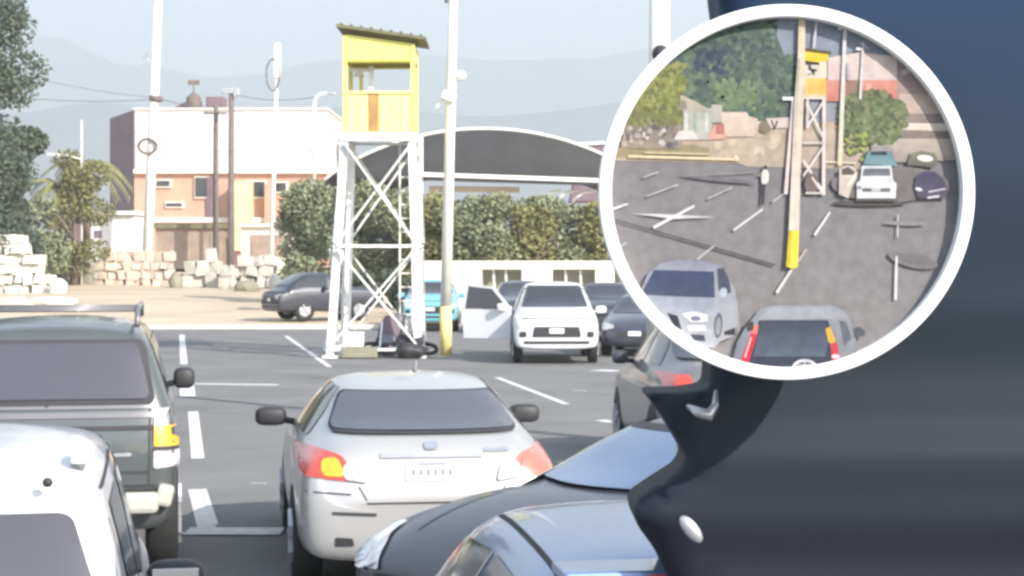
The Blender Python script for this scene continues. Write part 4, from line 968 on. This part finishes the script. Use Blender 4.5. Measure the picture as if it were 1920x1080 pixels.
def stroke(x0,y0,x1,y1,w0,w1=None):
    w1 = w1 or w0; L_ = math.hypot(x1-x0,y1-y0); nx_, ny_ = -(y1-y0)/L_, (x1-x0)/L_
    return [(x0+nx_*w0/2,y0+ny_*w0/2),(x1+nx_*w1/2,y1+ny_*w1/2),(x1-nx_*w1/2,y1-ny_*w1/2),(x0-nx_*w0/2,y0-ny_*w0/2)]
def oval(cx,cy,rx,ry,n=18,rot=0):
    cr, sr = math.cos(rot), math.sin(rot)
    return [(cx+math.cos(2*math.pi*k/n)*rx*cr-math.sin(2*math.pi*k/n)*ry*sr, cy+math.cos(2*math.pi*k/n)*rx*sr+math.sin(2*math.pi*k/n)*ry*cr) for k in range(n)]
ri = random.Random(5)
def dabs(x0,y0,x1,y1,n,cols,r0=4,r1=11,keep=None):
    o_ = []
    for _ in range(n):
        x, y = ri.uniform(x0,x1), ri.uniform(y0,y1)
        if keep and not keep(x,y): continue
        c = ri.choice(cols); j_ = ri.uniform(-7,7); r_ = ri.uniform(r0,r1)
        o_.append((oval(x,y,r_,r_*ri.uniform(.5,1),7,ri.uniform(0,3)), tuple(max(0,min(255,v+j_)) for v in c)))
    return o_
ink('asphalt_print', [(rect(1120,300,1820,720),(124,121,125),(140,136,135)), (rect(1120,20,1820,300),(150,163,182),(168,160,158))])
ink('hill_print', [([(1380,33),(1560,33),(1700,95),(1790,200),(1790,260),(1400,260)],(133,143,158),(150,150,160)), ([(1480,33),(1600,33),(1600,48),(1480,44)],(150,160,178))])
ink('dirt_print', [([(1130,262),(1330,235),(1640,225),(1640,318),(1400,312),(1385,306),(1130,300)],(188,168,150),(176,160,144)), ([(1150,282),(1300,270),(1380,292),(1150,296)],(150,138,108))]+dabs(1330,235,1480,300,40,[(190,170,150),(178,160,142),(196,178,158)],5,14))
ink('tree_print', [([(1225,110),(1250,60),(1330,30),(1450,33),(1458,70),(1470,100),(1495,150),(1498,225),(1440,236),(1330,215),(1260,190)],(78,95,92),(92,108,92))]
    +dabs(1235,35,1455,110,420,[(72,88,86),(86,104,92),(64,76,80),(96,114,98)],3,8)+dabs(1290,100,1495,222,600,[(78,98,88),(92,112,94),(70,84,84),(104,120,98),(84,96,92)],3,8)
    +dabs(1300,92,1360,135,90,[(58,66,80),(64,74,88),(70,82,88)],3,8)+dabs(1340,150,1420,205,110,[(120,136,104),(98,118,86),(108,124,96)],3,8), 'dark green trees in the picture')
ink('tree_print', dabs(1160,120,1285,235,750,[(126,132,72),(112,120,66),(138,142,84),(104,110,70),(146,148,92)],3,8, lambda x,y: (x-1150)>(170-y)*.7)+dabs(1180,200,1275,255,60,[(118,122,76),(104,104,72)],4,10)
    +[(stroke(1210,235,1216,280,5),(170,150,140)),(stroke(1196,225,1208,262,3),(100,88,80))], 'olive yellow tree at the left of the picture')
ink('lot_edge_print', [(rect(1150,236,1280,278),(128,118,112),(150,138,120))]+dabs(1155,238,1275,272,60,[(110,104,108),(140,128,120),(176,166,156),(96,92,98),(200,192,184)],3,7))
ink('house_print', [(rect(1281,203,1334,262),(168,174,160),(186,182,172)),([(1274,206),(1276,178),(1284,180),(1330,204),(1336,212)],(186,176,156),(170,162,146)),(rect(1284,212,1290,255),(206,206,196)),(rect(1300,210,1306,250),(150,164,150)),(rect(1322,212,1328,248),(200,200,194)),([(1264,262),(1272,246),(1300,244),(1310,262)],(216,206,202)),(rect(1334,196,1354,230),(176,172,160)),([(1275,205),(1277,188),(1286,190),(1289,205)],(140,130,118))])
ink('wall_print', [([(1352,210),(1400,210),(1404,218),(1420,222),(1424,240),(1414,256),(1356,256)],(214,192,178),(204,182,166)),(oval(1424,234,7,7),(206,186,172)),([(1326,262),(1340,232),(1360,240),(1362,260)],(212,164,146)),(rect(1342,232,1358,252),(176,116,104)),(oval(1434,238,12,12),(128,114,96)),([(1436,222),(1480,220),(1480,240),(1446,240)],(206,190,182)),(stroke(1446,225,1452,240,3),(70,64,62)),(stroke(1458,226,1452,242,3),(70,64,62))], 'pinkish wall and rubble in the picture')
ink('building_print', [([(1552,108),(1612,98),(1682,106),(1682,152),(1552,152)],(216,198,192),(206,186,184)),([(1545,150),(1684,150),(1686,190),(1545,190)],(206,142,128),(196,124,112)),(rect(1586,150,1612,200),(150,118,108)),(rect(1625,156,1634,176),(226,170,150)),([(1682,100),(1720,120),(1770,200),(1785,240),(1682,230)],(146,126,128),(172,152,144)),([(1690,132),(1718,122),(1722,128),(1692,142)],(196,182,180)),([(1686,175),(1750,178),(1768,215),(1690,212)],(190,170,158)),([(1690,213),(1775,213),(1786,262),(1660,262)],(142,126,122))], 'pale and red building in the picture')
ink('low_wall_print', [([(1668,230),(1784,232),(1790,246),(1672,243)],(222,212,198),(206,196,180)),([(1630,262),(1792,256),(1798,300),(1640,306)],(190,178,162),(150,142,134)),(rect(1668,246,1790,260),(128,118,110))])
ink('bush_print', dabs(1566,172,1700,268,650,[(104,116,82),(92,104,74),(118,126,90),(84,94,72),(130,132,100)],3,8, lambda x,y: ((x-1635)/66)**2+((y-222)/52)**2<1)+dabs(1588,250,1625,300,30,[(96,108,70),(150,160,90)],3,6), 'green bush in the picture')
for q_ in [(stroke(1178,293,1384,299,5),(226,206,170)),(stroke(1208,286,1330,289,3),(206,192,156)),(stroke(1378,292,1385,300,6),(236,222,190)),(stroke(1540,303,1605,306,3),(214,206,180))]: ink('kerb_print', [q_])
ink('shadow_print', [([(1268,330),(1330,331),(1400,338),(1420,346),(1340,340)],(112,108,114)),(stroke(1150,411,1453,497,2.4,4.5),(82,82,88)),(oval(1712,487,48,15,20,.22),(124,119,120)),(oval(1716,487,38,10,20,.22),(112,107,109)),(oval(1630,381,70,6,20),(84,80,80)),(oval(1668,345,110,34,26),(120,114,114)),(oval(1690,348,95,28,26),(113,107,107))])
wl = (220,218,220); wl2 = (182,180,184)
for q_ in [([(1188,400),(1262,402),(1340,407),(1262,411)],(206,204,206)),(stroke(1225,427,1302,386,6,5),wl),(stroke(1375,432,1430,392,4,3.5),wl),(stroke(1456,549,1486,503,5.5,5),(218,212,210)),(stroke(1486,503,1512,468,5,4),(190,172,168)),
  (stroke(1527,441,1556,398,5,4),wl),(stroke(1679,562,1681,480,5,4),wl),(stroke(1683,444,1684,402,3),(186,184,186)),(stroke(1213,368,1272,346,3,2.5),wl2),(stroke(1327,373,1373,351,3,2.5),wl2),(stroke(1448,379,1468,364,3),wl2),(stroke(1306,487,1340,460,4,3),wl2),(stroke(1158,465,1175,455,3.5),wl2),(stroke(1147,393,1177,382,4,3.5),wl),
  (oval(1696,419,40,4,24,.03),(142,138,138)),(stroke(1206,333,1235,322,2.5),wl2),(stroke(1280,330,1420,322,2),(140,136,138))]: ink('road_marking_print', [q_])
ink('person_print', [([(1427,330),(1430,319),(1438,318),(1442,326),(1441,340),(1436,346),(1428,344)],(222,216,212),(204,200,198)),(oval(1435,314,3.6,4.2,10),(70,58,54)),([(1427,345),(1436,345),(1434,362),(1432,384),(1427,384),(1428,362)],(66,62,68)),(stroke(1428,326,1421,330,2.5),(180,150,130))], 'person in a white top and dark trousers in the picture')
tw = (222,208,202)
ink('tower_print', [(stroke(1514,184,1514,240,5),(206,190,182)),(stroke(1487,186,1473,364,5,7),tw),(stroke(1545,178,1544,366,6,6),tw),(stroke(1505,183,1547,184,5),tw),(stroke(1512,192,1543,258,4),tw),(stroke(1544,190,1512,240,4),tw),(stroke(1544,274,1506,330,4),tw),(stroke(1506,300,1542,358,4),tw),(stroke(1505,268,1544,268,4),(210,196,190)),(oval(1521,345,13,20,14),(112,100,98)),(stroke(1522,332,1541,360,4),tw),(stroke(1510,362,1544,362,4),(206,198,190)),
  (rect(1508,122,1548,150),(210,196,182)),(rect(1512,147,1549,177),(236,186,92),(232,172,92)),(rect(1508,147,1514,177),(240,196,140)),(rect(1515,122,1520,140),(70,66,66)),(stroke(1508,134,1530,136,6),(214,210,206)),(stroke(1520,128,1526,140,5),(52,50,50)),(oval(1527,132,5,3,8),(60,56,58)),([(1504,94),(1554,101),(1549,120),(1504,113)],(236,206,60),(226,190,60)),([(1500,89),(1560,97),(1556,103),(1502,96)],(94,84,52)),(rect(1536,116,1550,146),(220,210,190)),(rect(1467,182,1490,188),(240,238,240)),(rect(1506,176,1549,182),(240,190,140))], 'yellow guard tower in the picture')
ink('lamp_post_print', [([(1582,33),(1588,33),(1579,310),(1570,310)],(216,214,222),(206,204,170)),([(1529,33),(1533,33),(1528,90),(1524,90)],(206,208,216)),([(1616,80),(1620,80),(1615,186),(1610,186)],(214,208,210)),(oval(1574,54,5,3,8),(236,238,244)),(stroke(1610,80,1628,92,3),(180,184,198)),(oval(1610,92,6,3),(226,226,230)),(rect(1587,118,1592,150),(180,170,186))], 'thin poles in the picture')
ink('car_print', [([(1618,308),(1626,284),(1650,278),(1672,284),(1682,312)],(96,132,138),(118,150,158)),(rect(1632,281,1662,291),(58,64,74)),([(1630,284),(1640,272),(1670,274),(1676,284)],(150,146,146))], 'teal car in the picture')
ink('car_print', [([(1700,310),(1706,288),(1726,283),(1752,287),(1758,304),(1750,314)],(122,120,104),(96,94,90)),(oval(1734,297,15,6,14,.1),(236,232,226))], 'blurred pale car in the picture')
ink('car_print', [([(1713,350),(1716,332),(1730,322),(1752,322),(1766,334),(1776,352),(1774,372),(1720,372)],(70,66,92),(84,80,92)),(oval(1722,355,7,3,10,.3),(230,228,236)),(stroke(1740,360,1772,354,3),(196,192,204)),(stroke(1738,371,1760,368,4),(210,206,210))], 'dark purple-blue car in the picture')
ink('car_print', [([(1573,318),(1588,310),(1604,316),(1606,332),(1596,352),(1590,372),(1572,364)],(212,200,190),(196,184,176)),([(1577,318),(1590,313),(1602,322),(1600,328),(1578,328)],(92,84,80)),(stroke(1606,324,1588,350,3),(236,226,216)),
  ([(1606,372),(1605,344),(1612,338),(1615,311),(1670,311),(1674,338),(1680,344),(1678,374)],(206,210,216),(222,222,224)),([(1619,316),(1667,316),(1669,330),(1616,330)],(96,98,106),(112,114,120)),([(1610,346),(1676,346),(1676,350),(1610,350)],(232,236,240)),([(1616,353),(1668,353),(1668,360),(1616,360)],(104,102,108)),(rect(1633,352,1650,359),(190,190,194)),(oval(1610,352,5,4,10),(150,152,160)),(oval(1675,352,5,4,10),(236,236,236)),(rect(1604,372,1680,378),(88,82,82))], 'pale pickup with its door open in the picture')
pc = (204,192,182)
ink('pole_print', [([(1497,30),(1509,30),(1509,120),(1505,220),(1500,330),(1498,434),(1478,434),(1484,300),(1488,200),(1495,110)],(214,196,170),(212,200,190)),([(1484,300),(1488,200),(1495,110),(1500,110),(1494,210),(1488,434),(1478,434)],(180,168,154),(222,212,200)),([(1478,432),(1498,432),(1495,500),(1488,504),(1473,500)],(240,218,70),(238,214,72)),([(1478,432),(1484,432),(1480,501),(1473,500)],(206,178,52))], 'thick cream pole with a yellow foot in the picture')
ink('car_print', [([(1192,560),(1202,543),(1215,512),(1236,494),(1270,487),(1322,489),(1350,498),(1366,520),(1378,545),(1384,590),(1378,628),(1350,640),(1338,652),(1312,652),(1270,620),(1225,600),(1192,590)],(134,138,152),(178,180,186)),
  ([(1236,494),(1270,488),(1322,490),(1340,500),(1338,508),(1226,505)],(138,140,156),(148,150,164)),([(1204,546),(1226,506),(1338,509),(1340,558),(1270,556),(1212,553)],(58,68,100),(66,74,98)),([(1214,556),(1342,560),(1338,590),(1290,585),(1240,572)],(148,156,170),(160,166,178)),
  ([(1344,504),(1356,502),(1368,528),(1370,548),(1352,556),(1346,540)],(72,78,92)),([(1278,588),(1300,584),(1326,590),(1326,602),(1296,604)],(236,236,236)),(oval(1304,597,10,5,12),(120,124,140)),([(1288,610),(1322,610),(1324,620),(1292,620)],(232,234,236)),([(1250,586),(1270,592),(1278,618),(1262,610)],(44,48,58)),(stroke(1252,596,1264,614,3),(180,188,200)),([(1294,626),(1320,628),(1322,640),(1300,638)],(64,68,82)),(oval(1346,610,8,24,16,.08),(92,94,104)),(oval(1346,612,5,17,14,.08),(150,152,160)),([(1356,622),(1378,614),(1378,628),(1358,628)],(60,58,62)),(stroke(1380,560,1385,620,3),(160,160,168)),(oval(1356,548,7,9,12),(180,188,204))], 'silver blue car facing the viewer at the lower left of the picture')
ink('car_print', [([(1382,640),(1398,612),(1424,580),(1450,573),(1560,573),(1585,584),(1602,620),(1606,660),(1580,720),(1360,720)],(150,154,164),(92,96,108)),
  ([(1424,592),(1448,578),(1556,578),(1560,596),(1424,602)],(160,164,172),(150,154,160)),([(1562,586),(1584,590),(1600,622),(1602,660),(1578,670),(1566,620)],(150,150,156),(128,130,138)),([(1572,600),(1586,604),(1596,634),(1582,650)],(98,102,112)),
  ([(1384,690),(1404,650),(1422,600),(1552,600),(1562,640),(1572,690),(1540,720),(1390,720)],(60,66,82),(48,50,66)),([(1418,640),(1430,604),(1546,604),(1552,642),(1546,668),(1412,668)],(62,70,86),(84,94,110)),
  ([(1386,684),(1392,664),(1412,612),(1421,608),(1418,630),(1400,690)],(206,44,64),(190,36,56)),([(1408,626),(1414,610),(1421,608),(1419,626)],(232,120,100)),(stroke(1408,632,1396,670,3),(232,190,190)),
  ([(1547,616),(1556,612),(1566,640),(1560,646),(1552,640)],(226,170,62)),([(1556,644),(1568,640),(1574,676),(1560,684)],(196,62,74)),(oval(1566,668,8,4,10),(226,206,214)),
  ([(1398,606),(1412,602),(1412,618),(1400,622)],(70,60,62)),([(1598,616),(1610,612),(1621,620),(1620,630),(1600,632)],(84,86,96)),
  (oval(1508,690,24,17,24),(208,206,210)),(oval(1508,691,19,13,24),(58,58,70)),(stroke(1508,674,1508,700,3),(196,194,200)),(stroke(1494,684,1522,684,2.5),(196,194,200))], 'dark car with red and amber tail lights at the bottom of the picture')
